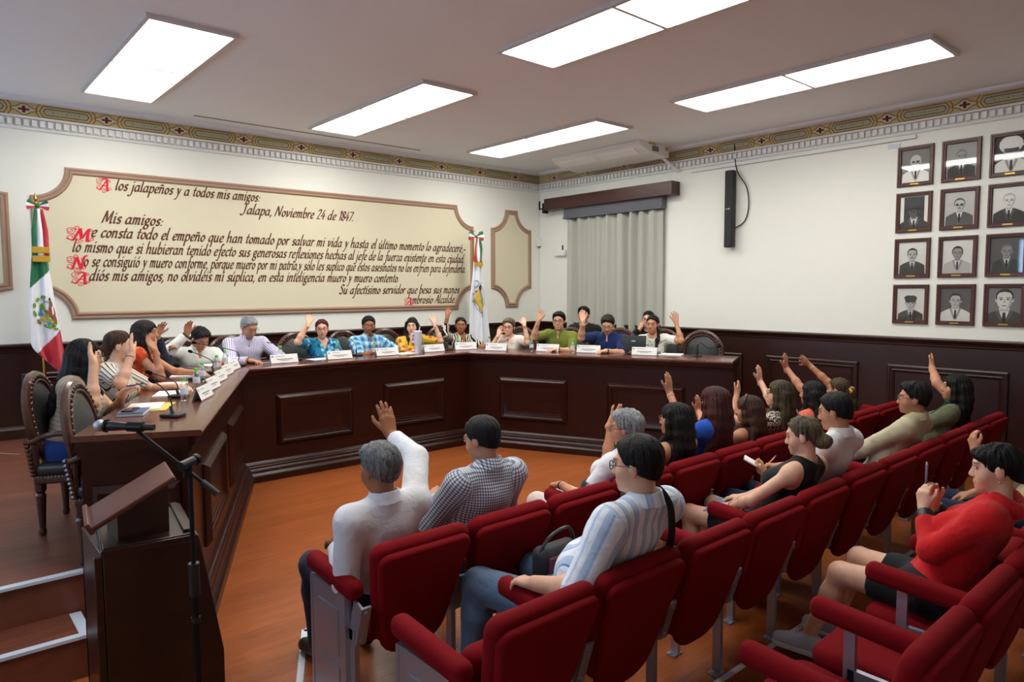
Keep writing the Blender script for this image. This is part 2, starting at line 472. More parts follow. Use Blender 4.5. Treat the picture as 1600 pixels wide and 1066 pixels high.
# ---------------------------------------------------------------- ceiling panels
M_panel = emis('light_diffuser', (1, .99, .94, 1), PANEL_STRENGTH)
M_lframe = plain('light_frame', S(205, 200, 196), .5)
def make_light():
    t = thing('ceiling_light', '', 'ceiling light')
    f = MB()
    w, l = .60, 2.46
    def loop(d, z): return [Vector(q) for q in ((-w / 2 - .035 + d, -l / 2 - .035 + d, z), (w / 2 + .035 - d, -l / 2 - .035 + d, z), (w / 2 + .035 - d, l / 2 + .035 - d, z), (-w / 2 - .035 + d, l / 2 + .035 - d, z))]
    f.sweep([(0, .0), (0, -.03), (.03, -.034), (.036, -.026), (.036, 0)], loop, closed_path=True)
    f.box((0, 0, -.027), (w, .03, .014))
    f.build('frame', M_lframe, t)
    for s in (-1, 1):
        MB().box((0, s * (l / 4 + .004), -.018), (w, l / 2 - .01, .008)).build('diffuser', M_panel, t, smooth=0)
    return t
L0 = make_light()
lights = [((1.755, 6.915), 'large double ceiling panel nearest the painted letter board, far left of the room'), ((4.18, 6.95), 'double ceiling panel above the middle of the council bench'),
          ((6.58, 6.88), 'smallest looking double ceiling panel beside the ceiling air conditioner'), ((6.605, 3.325), 'double ceiling panel above the portraits end of the seats'), ((4.19, 3.33), 'double ceiling panel cut by the top edge of the photo'),
          ((1.755, 3.33), 'double ceiling panel above the lectern and steps')]
for i, ((x, y), lb) in enumerate(lights):
    o = L0 if i == 0 else copy_tree(L0)
    o.location = (x, y, ZC); tag(o, lb, 'ceiling light', 'double ceiling light panels')
# ---------------------------------------------------------------- painted letter boards on the back wall
M_board = plain('board_cream', S(218, 210, 182), .75, spec=.2)
M_bframe = plain('board_frame', S(166, 134, 112), .6, spec=.3)
M_ink = plain('lettering_brown', S(100, 68, 52), .8, spec=.2)
M_red = plain('lettering_red', S(222, 44, 66), .8, spec=.2)
TB = wall_T('back', 0)
def notched(x0, x1, z0, z1, r, n=12):
    P = []
    for cx, cz, a0 in ((x0, z0, 90), (x1, z0, 180), (x1, z1, 270), (x0, z1, 0)):
        for i in range(n + 1):
            a = math.radians(a0 - 90 * i / n)
            P.append((cx + r * math.cos(a), cz + r * math.sin(a)))
    return P
def board(root, x0, x1, z0, z1, r):
    P = notched(x0, x1, z0, z1, r)
    mb = MB(); Q = offset_poly(P, .02, True)
    mb.prism([(q.x, q.y) for q in Q], .001, .022, TB)
    mb.build('panel', M_board, root, smooth=0)
    fr = MB()
    fr.sweep([(0, 0), (0, .02), (.008, .03), (.024, .034), (.032, .026), (.042, .026), (.05, .04), (.064, .042), (.074, .03), (.08, .021), (.08, 0)],
             lambda d, w: [TB @ Vector((q.x, q.y, w)) for q in offset_poly(P, d, True)], closed_path=True)
    fr.build('frame', M_bframe, root)
bd = thing('letter_board', 'long cream wall board with a handwritten farewell letter, brown frame with scooped corners', 'board')
board(bd, 1.048, 6.992, 1.702, 3.357, .325)
pq = thing('blank_plaque', 'narrow blank cream wall plaque between the right flag and the room corner', 'plaque', group='blank wall plaques')
board(pq, 7.362, 8.262, 1.715, 3.354, .315)
pq = thing('blank_plaque', 'blank wall plaque cut by the left edge of the photo', 'plaque', group='blank wall plaques')
board(pq, -.06, .855, 1.715, 3.354, .315)
BOWL = [(.62, .85), (.4, 1.0), (.12, .7), (.08, .25), (.25, .02), (.5, .25), (.64, .8)]
PB = [(.12, .6), (.4, 1.0), (.62, .8), (.6, .3), (.35, 0), (.1, .15)]
ST = [(.08, .9), (.15, 1.0), (.1, 0)]
DOT = [(.17, 1.38), (.29, 1.55)]
ACC = [(.3, 1.25), (.5, 1.62)]
GL = {'a': (.9, [BOWL, [(.66, 1.0), (.6, .4), (.62, .08), (.8, .12)]]), 'b': (.8, [[(.2, 1.9), (.12, 1.0), (.1, .15)], PB]), 'c': (.68, [[(.6, .82), (.42, 1.0), (.14, .7), (.1, .3), (.3, 0), (.58, .2)]]),
 'd': (.9, [BOWL, [(.74, 1.9), (.64, .9), (.61, .1), (.78, .1)]]), 'e': (.72, [[(.12, .45), (.5, .6), (.58, .85), (.4, 1.0), (.14, .72), (.1, .3), (.3, 0), (.6, .2)]]),
 'f': (.58, [[(.75, 1.75), (.55, 1.9), (.42, 1.6), (.3, .5), (.22, -.4), (.05, -.75), (-.1, -.65)], [(.1, .95), (.62, .98)]]),
 'g': (.78, [[(.55, .85), (.35, 1.0), (.12, .75), (.15, .45), (.35, .35), (.55, .6), (.5, .9)], [(.5, .9), (.72, 1.05)], [(.25, .38), (.15, .15), (.5, 0), (.6, -.3), (.4, -.6), (.1, -.5), (.08, -.2), (.3, -.02)]]),
 'h': (.88, [[(.2, 1.9), (.12, 1.0), (.1, 0)], [(.12, .55), (.4, 1.0), (.6, .8), (.57, .1), (.75, .1)]]), 'i': (.44, [[(.1, .9), (.2, 1.0), (.16, .1), (.34, .1)], DOT]),
 'j': (.44, [[(.2, 1.0), (.16, 0), (.05, -.6), (-.2, -.75), (-.35, -.6)], DOT]), 'l': (.42, [[(.22, 1.9), (.12, .9), (.12, .08), (.32, .12)]]),
 'm': (1.14, [ST, [(.12, .6), (.35, 1.0), (.5, .8), (.46, 0)], [(.48, .6), (.7, 1.0), (.86, .8), (.82, .08), (1.0, .12)]]), 'n': (.86, [ST, [(.12, .6), (.4, 1.0), (.58, .8), (.55, .08), (.74, .12)]]),
 'o': (.76, [[(.36, 1.0), (.12, .7), (.1, .3), (.32, 0), (.58, .3), (.6, .7), (.36, 1.0)]]), 'p': (.8, [[(.08, .92), (.16, 1.0), (.1, .2), (.06, -.8)], PB]),
 'q': (.84, [BOWL, [(.66, 1.0), (.6, .2), (.55, -.8)]]), 'r': (.6, [ST, [(.12, .6), (.35, 1.0), (.55, .9)]]), 's': (.64, [[(.55, .85), (.35, 1.0), (.15, .78), (.3, .52), (.5, .3), (.35, 0), (.08, .15)]]),
 't': (.52, [[(.3, 1.5), (.18, .6), (.18, .1), (.4, .1)], [(0, .98), (.5, 1.0)]]), 'u': (.88, [[(.05, .92), (.14, 1.0), (.1, .3), (.28, 0), (.5, .3), (.6, 1.0)], [(.62, 1.0), (.58, .08), (.76, .12)]]),
 'v': (.74, [[(.05, .9), (.15, 1.0), (.25, .05), (.55, .6), (.58, 1.0)]]), 'x': (.74, [[(.05, 1), (.2, .9), (.45, .1), (.65, .05)], [(.65, 1), (.05, 0)]]), 'y': (.74, [[(.05, .95), (.15, 1), (.3, .2)], [(.62, 1.0), (.35, .1), (.1, -.65), (-.15, -.7)]]),
 'z': (.7, [[(.08, 1), (.6, .98)], [(.6, .98), (.06, .02)], [(.06, .02), (.62, .04)]]), '1': (.5, [[(.1, 1.4), (.35, 1.75), (.25, 0)]]), '2': (.76, [[(.1, 1.4), (.35, 1.75), (.6, 1.4), (.05, .04)], [(.05, .04), (.65, .05)]]),
 '4': (.8, [[(.5, 1.75), (.02, .55)], [(.02, .55), (.7, .6)], [(.5, 1.1), (.42, 0)]]), '7': (.7, [[(.05, 1.7), (.65, 1.7)], [(.65, 1.7), (.2, 0)]]), '8': (.74, [[(.4, 1.75), (.12, 1.45), (.3, 1.0), (.6, .5), (.35, 0), (.05, .4), (.35, .95), (.62, 1.4), (.4, 1.75)]]),
 'J': (.95, [[(.2, 1.7), (.9, 1.75)], [(.6, 1.75), (.5, .3), (.2, -.2), (-.1, 0)]]), 'M': (1.3, [[(0, 0), (.3, 1.8)], [(.3, 1.8), (.55, .2)], [(.55, .2), (1.05, 1.8)], [(1.05, 1.8), (1.0, .1), (1.2, .1)]]),
 'N': (1.1, [[(0, 0), (.25, 1.75)], [(.25, 1.75), (.75, .1)], [(.75, .1), (1.0, 1.85)]]), 'S': (.9, [[(.8, 1.5), (.5, 1.8), (.2, 1.4), (.5, .95), (.7, .45), (.4, 0), (.05, .25)]]), 'A': (1.0, [[(0, 0), (.6, 1.8)], [(.6, 1.8), (.8, 0)], [(.2, .7), (.8, .7)]]),
 '.': (.3, [[(.02, .02), (.16, .18)]]), ',': (.34, [[(.15, .12), (.12, -.1), (0, -.3)]]), ':': (.40, [[(.08, .02), (.2, .16)], [(.14, .62), (.26, .76)]]), '~': (.7, [[(0, .4), (.2, .55), (.4, .4), (.6, .55)]]), ' ': (.52, [])}
def _acc(base, extra): GL_ = GL[base]; return (GL_[0], [s for s in GL_[1] if s is not DOT] + [extra])
GL['ó'] = _acc('o', ACC); GL['é'] = _acc('e', ACC); GL['ú'] = _acc('u', ACC); GL['í'] = _acc('i', [(.22, 1.25), (.42, 1.6)]); GL['ñ'] = _acc('n', [(.1, 1.3), (.25, 1.42), (.4, 1.3), (.55, 1.42)])
def pen(mb, T, strokes, sx, sy, ox, oz, shear, nib, w, hair=.035, mi=0):
    for stv in strokes:
        pts = curve_pts([(x, y, 0) for x, y in stv], 5) if len(stv) > 2 else [Vector((x, y, 0)) for x, y in stv]
        for a, b in zip(pts[:-1], pts[1:]):
            d = (b - a)
            if d.length < 1e-6: continue
            pr = Vector((-d.y, d.x, 0)).normalized() * hair
            nv = Vector((math.cos(nib), math.sin(nib), 0)) * w / 2
            e = d.normalized() * .02
            for o_ in (nv, pr):
                q = [a - o_ - e, a + o_ - e, b + o_ + e, b - o_ + e]
                mb.add([T @ Vector((ox + (p.x + p.y * shear) * sx, oz + p.y * sy, .0235 + .00002 * (len(mb.f) % 60))) for p in q], [(0, 1, 2, 3)], mi)
def write(text, x0, x1, z, xh, name):
    mb = MB(); wd = sum(GL[c][0] for c in text); sx = (x1 - x0) / wd; x = x0
    for c in text:
        a, sk = GL[c]
        pen(mb, TB, sk, sx, xh * 1.06, x, z, .26, math.radians(38), .31, .085)
        x += a * sx
    mb.build(name, M_ink, bd, smooth=0, fix=False)
for text, x0, x1, z, xh in [('los jalapeños y a todos mis amigos:', 1.846, 3.50, 3.155, .068), ('Jalapa, Noviembre 24 de 1847.', 3.25, 4.83, 2.985, .070), ('Mis amigos:', 1.70, 2.33, 2.778, .072),
    ('e consta todo el empeño que han tomado por salvar mi vida y hasta el último momento lo agradeceré,~', 1.585, 6.82, 2.615, .072),
    ('lo mismo que si hubieran tenido efecto sus generosas reflexiones hechas al jefe de la fuerza existente en esta ciudad.', 1.40, 6.79, 2.445, .072),
    ('o se consiguió y muero conforme, porque muero por mi patria,y sólo les suplico que estos asesinatos no los enfrien para defenderla.', 1.50, 6.81, 2.288, .072),
    ('diós mis amigos, no olvidéis mi súplica, en esta inteligencia muero y muero contento.', 1.545, 5.56, 2.130, .072),
    ('Su afectísimo servidor que besa sus manos .', 4.58, 6.74, 1.960, .070), ('mbrosio Alcalde.', 5.785, 6.60, 1.806, .070)]:
    write(text, x0, x1, z, xh, 'lettering')
def spiral(cx, cy, r, a0, turns, n=16):
    return [(cx + r * (1 - .75 * i / n) * math.cos(a0 + turns * 2 * math.pi * i / n), cy + r * (1 - .75 * i / n) * math.sin(a0 + turns * 2 * math.pi * i / n)) for i in range(n + 1)]
INIT = {'A': [[(-.1, 0), (.75, 1.8)], [(.7, 1.8), (.85, .1), (1.05, 0)], [(.2, .7), (.85, .75)], [(.6, 1.75), (.3, 1.9), (.1, 1.6)]],
        'M': [[(0, 0), (.45, 1.7)], [(.45, 1.75), (.7, .3)], [(.7, .3), (1.2, 1.75)], [(1.2, 1.75), (1.2, .1), (1.45, 0)]], 'N': [[(0, 0), (.3, 1.75)], [(.3, 1.75), (.85, .1)], [(.85, .1), (1.05, 1.85), (1.3, 1.9)]]}
def initial(ch, x0, x1, z0, z1):
    mb = MB(); wd = 2.3 if ch == 'M' else 1.9; sx = (x1 - x0) / wd; sy = (z1 - z0) / 2.4
    ox, oz = x0 + .62 * sx, z0 + .35 * sy
    pen(mb, TB, INIT[ch], sx, sy, ox, oz, .12, math.radians(30), .34, .07)
    w_ = 1.45 if ch == 'M' else 1.05
    sw = [spiral(-.25, 1.45, .42, 0, 1.3), spiral(-.2, .5, .45, 1.5, -1.4), spiral(.25, 1.9, .3, 3.6, 1.2), spiral(w_ + .1, .3, .3, 2.4, 1.3), spiral(w_ + .05, 1.5, .25, 4, -1.2), spiral(.4, -.1, .3, 0, -1.2),
          [(-.6, .3), (-.1, .1), (.4, .25), (.9, -.05)], [(-.5, 1.1), (-.2, .95), (.1, 1.2), (.2, 1.7)]]
    pen(mb, TB, sw, sx, sy, ox, oz, .05, math.radians(60), .1, .035)
    mb.build('initial', M_red, bd, smooth=0, fix=False)
initial('A', 1.655, 1.80, 3.115, 3.285); initial('M', 1.345, 1.60, 2.54, 2.725); initial('N', 1.335, 1.515, 2.225, 2.41); initial('A', 1.37, 1.545, 2.07, 2.235); initial('A', 5.64, 5.80, 1.765, 1.905)
# ---------------------------------------------------------------- framed portraits
M_pframe = wood('portrait_frame_wood', S(58, 26, 18), S(92, 44, 30), .35, (3, 3, 3), 6, coat=.2)
M_glass = glassy('picture_glass', (1, 1, 1, 1), .05, .03)
GR = {g: plain('photo_grey_%d' % g, S(min(250, int(g * 1.25)), min(248, int(g * 1.24)), min(238, int(g * 1.19))), .7) for g in (24, 50, 80, 110, 140, 170, 200, 225)}
TW = wall_T('right', 0)
def ell(cx, cy, rx, ry, n=20, a0=0, a1=360):
    return [(cx + rx * math.cos(math.radians(a0 + (a1 - a0) * i / n)), cy + ry * math.sin(math.radians(a0 + (a1 - a0) * i / n))) for i in range(n + (0 if a1 - a0 == 360 else 1))]
def portrait(y, z, lab, bg, suit, face, hair, shirt=225, zoom=1.0, hat=None, mous=False, mat=False, vig=None, glasses=False, dx=0, full=False):
    t = thing('framed_portrait', lab, 'portrait', group='framed black and white portraits')
    w, h = .365, .437
    fr = MB()
    rect_frame(fr, TW, -y - w / 2, -y + w / 2, z - h / 2, z + h / 2, [(0, 0), (0, .022), (.006, .03), (.018, .03), (.024, .022), (.034, .022), (.042, .014), (.042, 0)])
    fr.build('frame', M_pframe, t)
    iw, ih = w / 2 - .04, h / 2 - .04
    T = TW @ Matrix.Translation((-y, z, 0)); mb = MB(); k = [.002]; mats = list(GR.values()); ix = {g: i for i, g in enumerate(GR)}
    def put(poly, g):
        k[0] += .0004
        q = [(max(-iw, min(iw, x)), max(-ih, min(ih, v))) for x, v in poly]
        mb.flat(q, T, k[0], ix[g])
    put([(-iw, -ih), (iw, -ih), (iw, ih), (-iw, ih)], 225 if (mat or vig) else bg)
    if mat: put([(-iw * .72, -ih), (iw * .72, -ih), (iw * .72, ih * .95), (-iw * .72, ih * .95)], bg)
    if vig: put(ell(0, -.02, iw * .86, ih * .8), vig)
    s = zoom; cy = .035 * s - (.03 if full else 0)
    def P(poly): return [(dx + x * s, cy + v * s) for x, v in poly]
    if hat == 'brim': put(P(ell(-.005, .045, .085, .075)), 200)
    put(P([(-.13, -.3), (-.125, -.115), (-.09, -.092), (-.03, -.065), (.03, -.065), (.09, -.092), (.125, -.115), (.13, -.3)]), suit)
    put(P([(-.034, -.066), (0, -.16), (.034, -.066), (.024, -.04), (-.024, -.04)]), shirt)
    put(P([(-.008, -.085), (.008, -.085), (.012, -.16), (0, -.18), (-.012, -.16)]), 50 if suit > 100 else 24)
    put(P([(-.03, -.065), (-.05, -.075), (-.035, -.12), (-.006, -.2), (-.01, -.15)]), 80 if suit < 100 else 140)
    put(P([(.03, -.065), (.05, -.075), (.035, -.12), (.006, -.2), (.01, -.15)]), 80 if suit < 100 else 140)
    put(P([(-.024, -.075), (.024, -.075), (.022, -.02), (-.022, -.02)]), max(110, face - 30))
    for sx in (-1, 1): put(P(ell(sx * .046, .0, .008, .016, 10)), face if face in GR else 140)
    if hair is not None: put(P(ell(0, .022, .052, .056)), hair)
    put(P([(-.043, .03), (-.044, -.005), (-.038, -.035), (-.022, -.058), (0, -.066), (.022, -.058), (.038, -.035), (.044, -.005), (.043, .03), (.03, .05), (0, .056), (-.03, .05)]), face)
    sh = max(g for g in GR if g < face)
    put(P([(.043, .03), (.044, -.005), (.038, -.035), (.022, -.058), (.012, -.06), (.026, -.03), (.03, .01)]), sh)
    for sx in (-1, 1):
        put(P([(sx * .009, .017), (sx * .032, .019), (sx * .033, .014), (sx * .009, .012)]), 50)
        put(P(ell(sx * .02, .004, .009, .0045, 8)), 24)
    put(P([(-.004, .005), (.004, .005), (.010, -.02), (-.006, -.02)]), sh)
    put(P([(-.016, -.036), (.016, -.036), (.010, -.042), (-.010, -.042)]), 80)
    if mous: put(P([(-.022, -.033), (-.008, -.023), (.008, -.023), (.022, -.033), (0, -.029)]), 24)
    if glasses:
        for sx in (-1, 1): put(P(ell(sx * .02, .004, .015, .011, 10)), 50)
    if hat == 'cap':
        put(P([(-.052, .03), (-.066, .07), (-.04, .092), (.04, .092), (.066, .07), (.052, .03)]), 50); put(P([(-.048, .03), (.048, .03), (.04, .018), (-.04, .018)]), 24)
    if hat == 'brim':
        put(P([(-.05, .03), (-.045, .075), (0, .09), (.045, .075), (.05, .03)]), 225); put(P(ell(0, .032, .088, .02)), 200)
    mb.build('photo_print', mats, t, smooth=0, fix=False)
    g = MB().box((0, 0, .0155), (2 * iw + .004, 2 * ih + .004, .002)); g.v = [tuple(T @ Vector(q)) for q in g.v]
    g.build('glass_pane', M_glass, t, smooth=0)
    p = MB().box((0, -h / 2 + .021, .031), (.085, .016, .004)); p.v = [tuple(T @ Vector(q)) for q in p.v]
    p.build('name_plate', M_brass, t, smooth=0)
cy_, cx_, cf_ = [2.901, 2.46, 2.02], [3.352, 2.845, 2.338, 1.827], None
portrait(cy_[0], cx_[0], 'top left framed portrait, pale suit, beside the small wall label', 110, 200, 170, 170, zoom=1.05, glasses=True)
portrait(cy_[1], cx_[0], 'framed portrait of a balding man in a dark suit, middle of the top row', 140, 50, 140, 110, dx=.0)
portrait(cy_[2], cx_[0], 'framed portrait of a man in a white hat, top row at the photo edge', 50, 225, 80, None, hat='brim', zoom=1.2)
portrait(cy_[0], cx_[1], 'framed dark portrait with white side margins and cap, second row on the left', 50, 50, 80, 24, mat=True, hat='cap', zoom=1.15, full=True)
portrait(cy_[1], cx_[1], 'framed portrait of a bespectacled man with moustache, middle of the second row', 170, 80, 170, 80, mous=True, glasses=True)
portrait(cy_[2], cx_[1], 'framed sepia bust of an older man, second row at the photo edge', 225, 50, 200, 170, vig=200, zoom=1.05)
portrait(cy_[0], cx_[2], 'framed vignette portrait of a young man with moustache, third row on the left', 225, 50, 170, 24, mous=True, vig=200)
portrait(cy_[1], cx_[2], 'framed vignette portrait of a young clean shaven man, middle of the third row', 225, 170, 140, 24, vig=200)
portrait(cy_[2], cx_[2], 'framed cloudy grey portrait in dark suit, third row at the photo edge', 80, 50, 140, 110, zoom=.95)
portrait(cy_[0], cx_[3], 'framed portrait of a man in uniform and peaked cap, bottom row on the left', 200, 50, 170, 50, hat='cap', full=True)
portrait(cy_[1], cx_[3], 'framed portrait of a dark haired man in pale suit, middle of the bottom row', 80, 200, 170, 24, zoom=1.1)
portrait(cy_[2], cx_[3], 'framed close portrait of a man with swept hair, bottom row at the photo edge', 110, 50, 200, 24, zoom=1.5)
lb = thing('wall_label', 'small white label on the right wall above the first portrait', 'label')
g = MB(); g.T = TW; g.box((-3.13, 3.60, .004), (.13, .05, .006)); g.build('plate', M_strip, lb, smooth=0)
# ---------------------------------------------------------------- curtain, pelmet, speaker and small things on the right wall
M_pelmet = wood('pelmet_wood', S(52, 24, 17), S(74, 37, 27), .35, (1, 1, 5), 5)
pel = thing('curtain_pelmet', 'dark wooden pelmet box above the grey curtain', 'pelmet')
g = MB(); g.box((W - .10, 7.31, 3.452), (.20, 2.62, .195)); g.build('box', M_pelmet, pel, bevel=.004)
br = thing('wall_bracket', 'black metal bracket at the corner end of the wooden pelmet', 'bracket')
g = MB(); g.box((W - .14, 8.65, 3.40), (.10, .05, .17)); g.box((W - .14, 8.72, 3.40), (.02, .16, .022)); g.box((W - .14, 8.79, 3.46), (.022, .022, .15)); g.build('arm', M_blackm, br, bevel=.002)
bl = thing('roller_blind', 'grey blind roll under the wooden pelmet', 'blind')
M_blind = plain('blind_fabric', S(98, 98, 104), .8)
g = MB(); g.box((W - .075, 7.22, 3.285), (.11, 2.0, .15)); g.box((W - .09, 7.22, 3.20), (.12, 2.0, .035)); g.build('roll_cover', M_blind, bl, bevel=.006)
ct = NT('curtain_cloth'); v = ct.coord('Object'); ct.set(S(176, 176, 164), .9, spec=.1, sheen=.2); ct.bump(ct.noise(v, 300, 2), .1, .001); M_curt = ct.m
ny, nz = 260, 24; vs, fs = [], []
rr = random.Random(3); ph = [rr.uniform(0, 6.28) for _ in range(6)]
for j in range(nz + 1):
    z = 3.19 + (.47 - 3.19) * j / nz
    for i in range(ny + 1):
        y = 6.235 + (8.13 - 6.235) * i / ny; f = j / nz
        ww = math.sin(y * 29 + ph[0] + .8 * math.sin(y * 7 + ph[1]) + .5 * f * math.sin(y * 3 + ph[2]))
        d = (.050 + .022 * math.sin(y * 5.1 + ph[3])) * (ww if ww > 0 else ww * .7) + .012 * math.sin(y * 64 + ph[4]) * (1 - .6 * f) + .02 * math.sin(y * 9 + 2 * f + ph[5]) * f
        vs.append((W - .085 + d, y + .01 * math.sin(z * 1.3 + y * 4) * f, z))
for j in range(nz):
    for i in range(ny): fs.append((j * (ny + 1) + i, j * (ny + 1) + i + 1, (j + 1) * (ny + 1) + i + 1, (j + 1) * (ny + 1) + i))
g = MB(); g.add(vs, fs); cu = g.build('curtain', M_curt, smooth=80); tag(cu, 'long grey pleated curtain hanging behind the right end of the bench', 'curtain')
md = cu.modifiers.new('thick', 'SOLIDIFY'); md.thickness = .002
jm = MB()
jm.box((W - .012, 8.17, 1.85), (.024, .07, 2.78))
struct('window_2', jm, plain('window_jamb', S(170, 172, 168), .7), smooth=0)
sp = thing('column_speaker', 'tall narrow black column speaker on the right wall', 'speaker')
g = MB(); g.rbox((W - .085, 5.135, 3.075), (.10, .118, 1.02), .012); g.build('cabinet', M_black, sp)
g = MB(); g.box((W - .137, 5.135, 3.075), (.004, .10, .99)); g.build('grille', plain('speaker_grille', S(34, 34, 36), .7, bump=(900, .5, .001)), sp, smooth=0)
g = MB(); g.box((W - .02, 5.135, 3.2), (.05, .05, .12)); g.box((W - .02, 5.135, 2.9), (.05, .05, .12)); g.build('wall_mount', M_blackm, sp, smooth=0)
def text_mesh(name, body, M, size, mat, parent, ext=.0004):
    c = bpy.data.curves.new(name, 'FONT'); c.body = body; c.size = size; c.align_x = 'CENTER'; c.align_y = 'CENTER'; c.extrude = ext
    o = bpy.data.objects.new(name, c); COL.objects.link(o)
    me = bpy.data.meshes.new_from_object(o.evaluated_get(bpy.context.evaluated_depsgraph_get())); bpy.data.objects.remove(o)
    me.transform(M); me.materials.clear(); me.materials.append(mat)
    return link(bpy.data.objects.new(name, me), parent)
text_mesh('badge', 'BOSE', frame_to((0, -1, 0), (0, 0, 1), (-1, 0, 0), (W - .140, 5.135, 3.075)), .026, M_chrome, sp)
cb = MB().tube(curve_pts([(W - .03, 5.12, 3.99), (W - .03, 5.11, 3.75), (W - .05, 5.05, 3.55), (W - .03, 4.93, 3.35), (W - .02, 4.90, 3.1), (W - .02, 4.96, 2.9), (W - .05, 5.09, 2.82)], 8), .008, 6)
tag(cb.build('speaker_cable', M_black), 'black cable looping from the frieze to the column speaker', 'cable')
em = thing('emergency_light', 'small white box with a black stub on the wall left of the curtain', 'wall unit')
g = MB(); g.rbox((W - .03, 8.39, 2.63), (.06, .26, .10), .012); g.build('housing', M_white, em)
g = MB(); g.cyl((W - .03, 8.34, 2.67), (W - .03, 8.34, 2.76), .012, n=8); g.build('stub', M_black, em)
sn = thing('corner_sensor', 'small white sensor box on a thin conduit in the room corner', 'sensor')
g = MB(); g.rbox((W - .04, D - .04, 2.84), (.07, .06, .14), .01); g.build('housing', M_white, sn)
g = MB(); g.tube([(W - .015, D - .015, 3.70), (W - .015, D - .015, 1.47)], .009, 6); g.build('conduit', M_white, sn)
g = MB(); g.cyl((W - .04, D - .04, 2.77), (W - .04, D - .04, 2.745), .014, n=8); g.build('lens', M_black, sn)
ac = thing('ceiling_air_conditioner', 'white ceiling mounted air conditioner near the curtain corner', 'air conditioner')
M_ac = plain('ac_plastic', S(232, 228, 220), .5)
g = MB(); pr = [(7.58, 4.03), (7.58, 3.99), (7.62, 3.955), (7.80, 3.885), (8.16, 3.85), (8.24, 3.87), (8.24, 4.03)]
TY = frame_to((1, 0, 0), (0, 0, 1), (0, -1, 0))
g.prism(pr, -7.72, -6.03, TY); g.build('casing', M_ac, ac, smooth=25, bevel=.008)
g = MB(); nrm = Vector((-.09, 0, -.19)).normalized()
for y in (7.28, 6.52): g.box((7.71, y, 3.917), (.15, .68, .012), Matrix.Rotation(math.radians(21), 3, 'Y'))
g.build('outlet_louvre', plain('ac_louvre', S(240, 236, 228), .5), ac, smooth=0)
g = MB(); g.box((7.92, 6.024, 3.95), (.14, .006, .07)); g.build('side_grille', plain('ac_grille', S(120, 116, 112), .6), ac, smooth=0)
g = MB(); g.box((7.85, 6.024, 4.008), (.16, .006, .02)); g.box((8.18, 6.024, 3.98), (.07, .006, .05)); g.build('energy_label', plain('yellow_label', S(190, 180, 40), .6), ac, smooth=0)
g = MB(); g.tube([(8.18, 6.10, 3.87), (8.32, 6.06, 3.78), (W - .03, 6.0, 3.69)], .022, 8); tag(g.build('drain_pipe', M_white), 'white pipe running from the air conditioner to the right wall', 'pipe')
g = MB(); g.T = TW; g.box((-4.35, 3.672, .02), (2.9, .045, .04)); tag(g.build('cable_duct', M_white, bevel=.004), 'long white duct under the cornice of the right wall', 'duct')
# ---------------------------------------------------------------- flags
FG = [plain('flag_green', S(0, 104, 60), .7, sheen=.3), plain('flag_white', S(232, 234, 240), .7, sheen=.3), plain('flag_red', S(190, 24, 44), .7, sheen=.3)]
def lerp_tab(tab, t):
    k = t * (len(tab) - 1); i = min(int(k), len(tab) - 2); f = k - i
    return (tab[i][0] * (1 - f) + tab[i + 1][0] * f, tab[i][1] * (1 - f) + tab[i + 1][1] * f)
def smooth_tab(tab):
    return [(p.x, p.y) for p in curve_pts([(a, b, 0) for a, b in tab], 6)]
def flag(root, left, right, y0, amp, nf, colour, emblem, nu=64, nv=120):
    # left / right: silhouette edges (X, Z) from top to bottom, hung in folds about the plane y0
    lt, rt = smooth_tab(left), smooth_tab(right)
    def Sf(u, v, off=0):
        a, b = lerp_tab(lt, v), lerp_tab(rt, v)
        x = a[0] + (b[0] - a[0]) * u; z = a[1] + (b[1] - a[1]) * u
        w = amp * (.35 + .65 * v)
        y = y0 - w * (math.sin(u * nf * 3.14159 + .6) + .35 * math.sin(u * nf * 7 + 3 * v)) - .03 * math.sin(math.pi * u) - off
        return Vector((x, y, z))
    vs, fs, ms = [], [], []
    for j in range(nv + 1):
        for i in range(nu + 1): vs.append(Sf(i / nu, j / nv))
    g = MB()
    for m in range(3):
        ff = [(j * (nu + 1) + i, (j + 1) * (nu + 1) + i, (j + 1) * (nu + 1) + i + 1, j * (nu + 1) + i + 1) for j in range(nv) for i in range(nu) if colour(vs[j * (nu + 1) + i]) == m]
        if ff:
            b = len(g.v)
            if b == 0: g.add(vs, ff, m)
            else: g.f += ff; g.m += [m] * len(ff)
    o = g.build('flag_cloth', FG, root, smooth=80)
    md = o.modifiers.new('thick', 'SOLIDIFY'); md.thickness = .004; md.offset = 1
    em_ = MB(); k = [.004]
    def patch(poly, mi, n=1):
        k[0] += .0005
        em_.add([Sf(a, b, k[0]) for a, b in poly], [tuple(range(len(poly)))], mi)
    emblem(patch)
    EM = [plain('emblem_green', S(110, 150, 40), .7), plain('emblem_brown', S(140, 78, 40), .7), plain('emblem_blue', S(40, 140, 190), .7), plain('emblem_gold', S(214, 170, 44), .7), plain('emblem_dark', S(70, 60, 50), .7), plain('emblem_red', S(176, 60, 60), .7), plain('emblem_grey', S(130, 150, 166), .7), plain('emblem_navy', S(52, 96, 150), .7)]
    em_.build('emblem', EM, o, smooth=0, fix=False)
def pole(root, x, y, z0, z1):
    g = MB(); g.cyl((x, y, z0 + .03), (x, y, z1), .014, n=12); g.build('pole', M_brass, root)
    g = MB(); g.lathe([(.0, z1 - .01), (.022, z1), (.022, z1 + .02), (.012, z1 + .03), (.02, z1 + .045), (.012, z1 + .06), (.022, z1 + .085), (.001, z1 + .15)], (x, y, 0), 12); g.build('finial', M_brass, root)
    g = MB(); g.lathe([(.19, z0), (.19, z0 + .02), (.06, z0 + .05), (.03, z0 + .12), (.016, z0 + .14)], (x, y, 0), 20); g.build('base', M_brass, root)
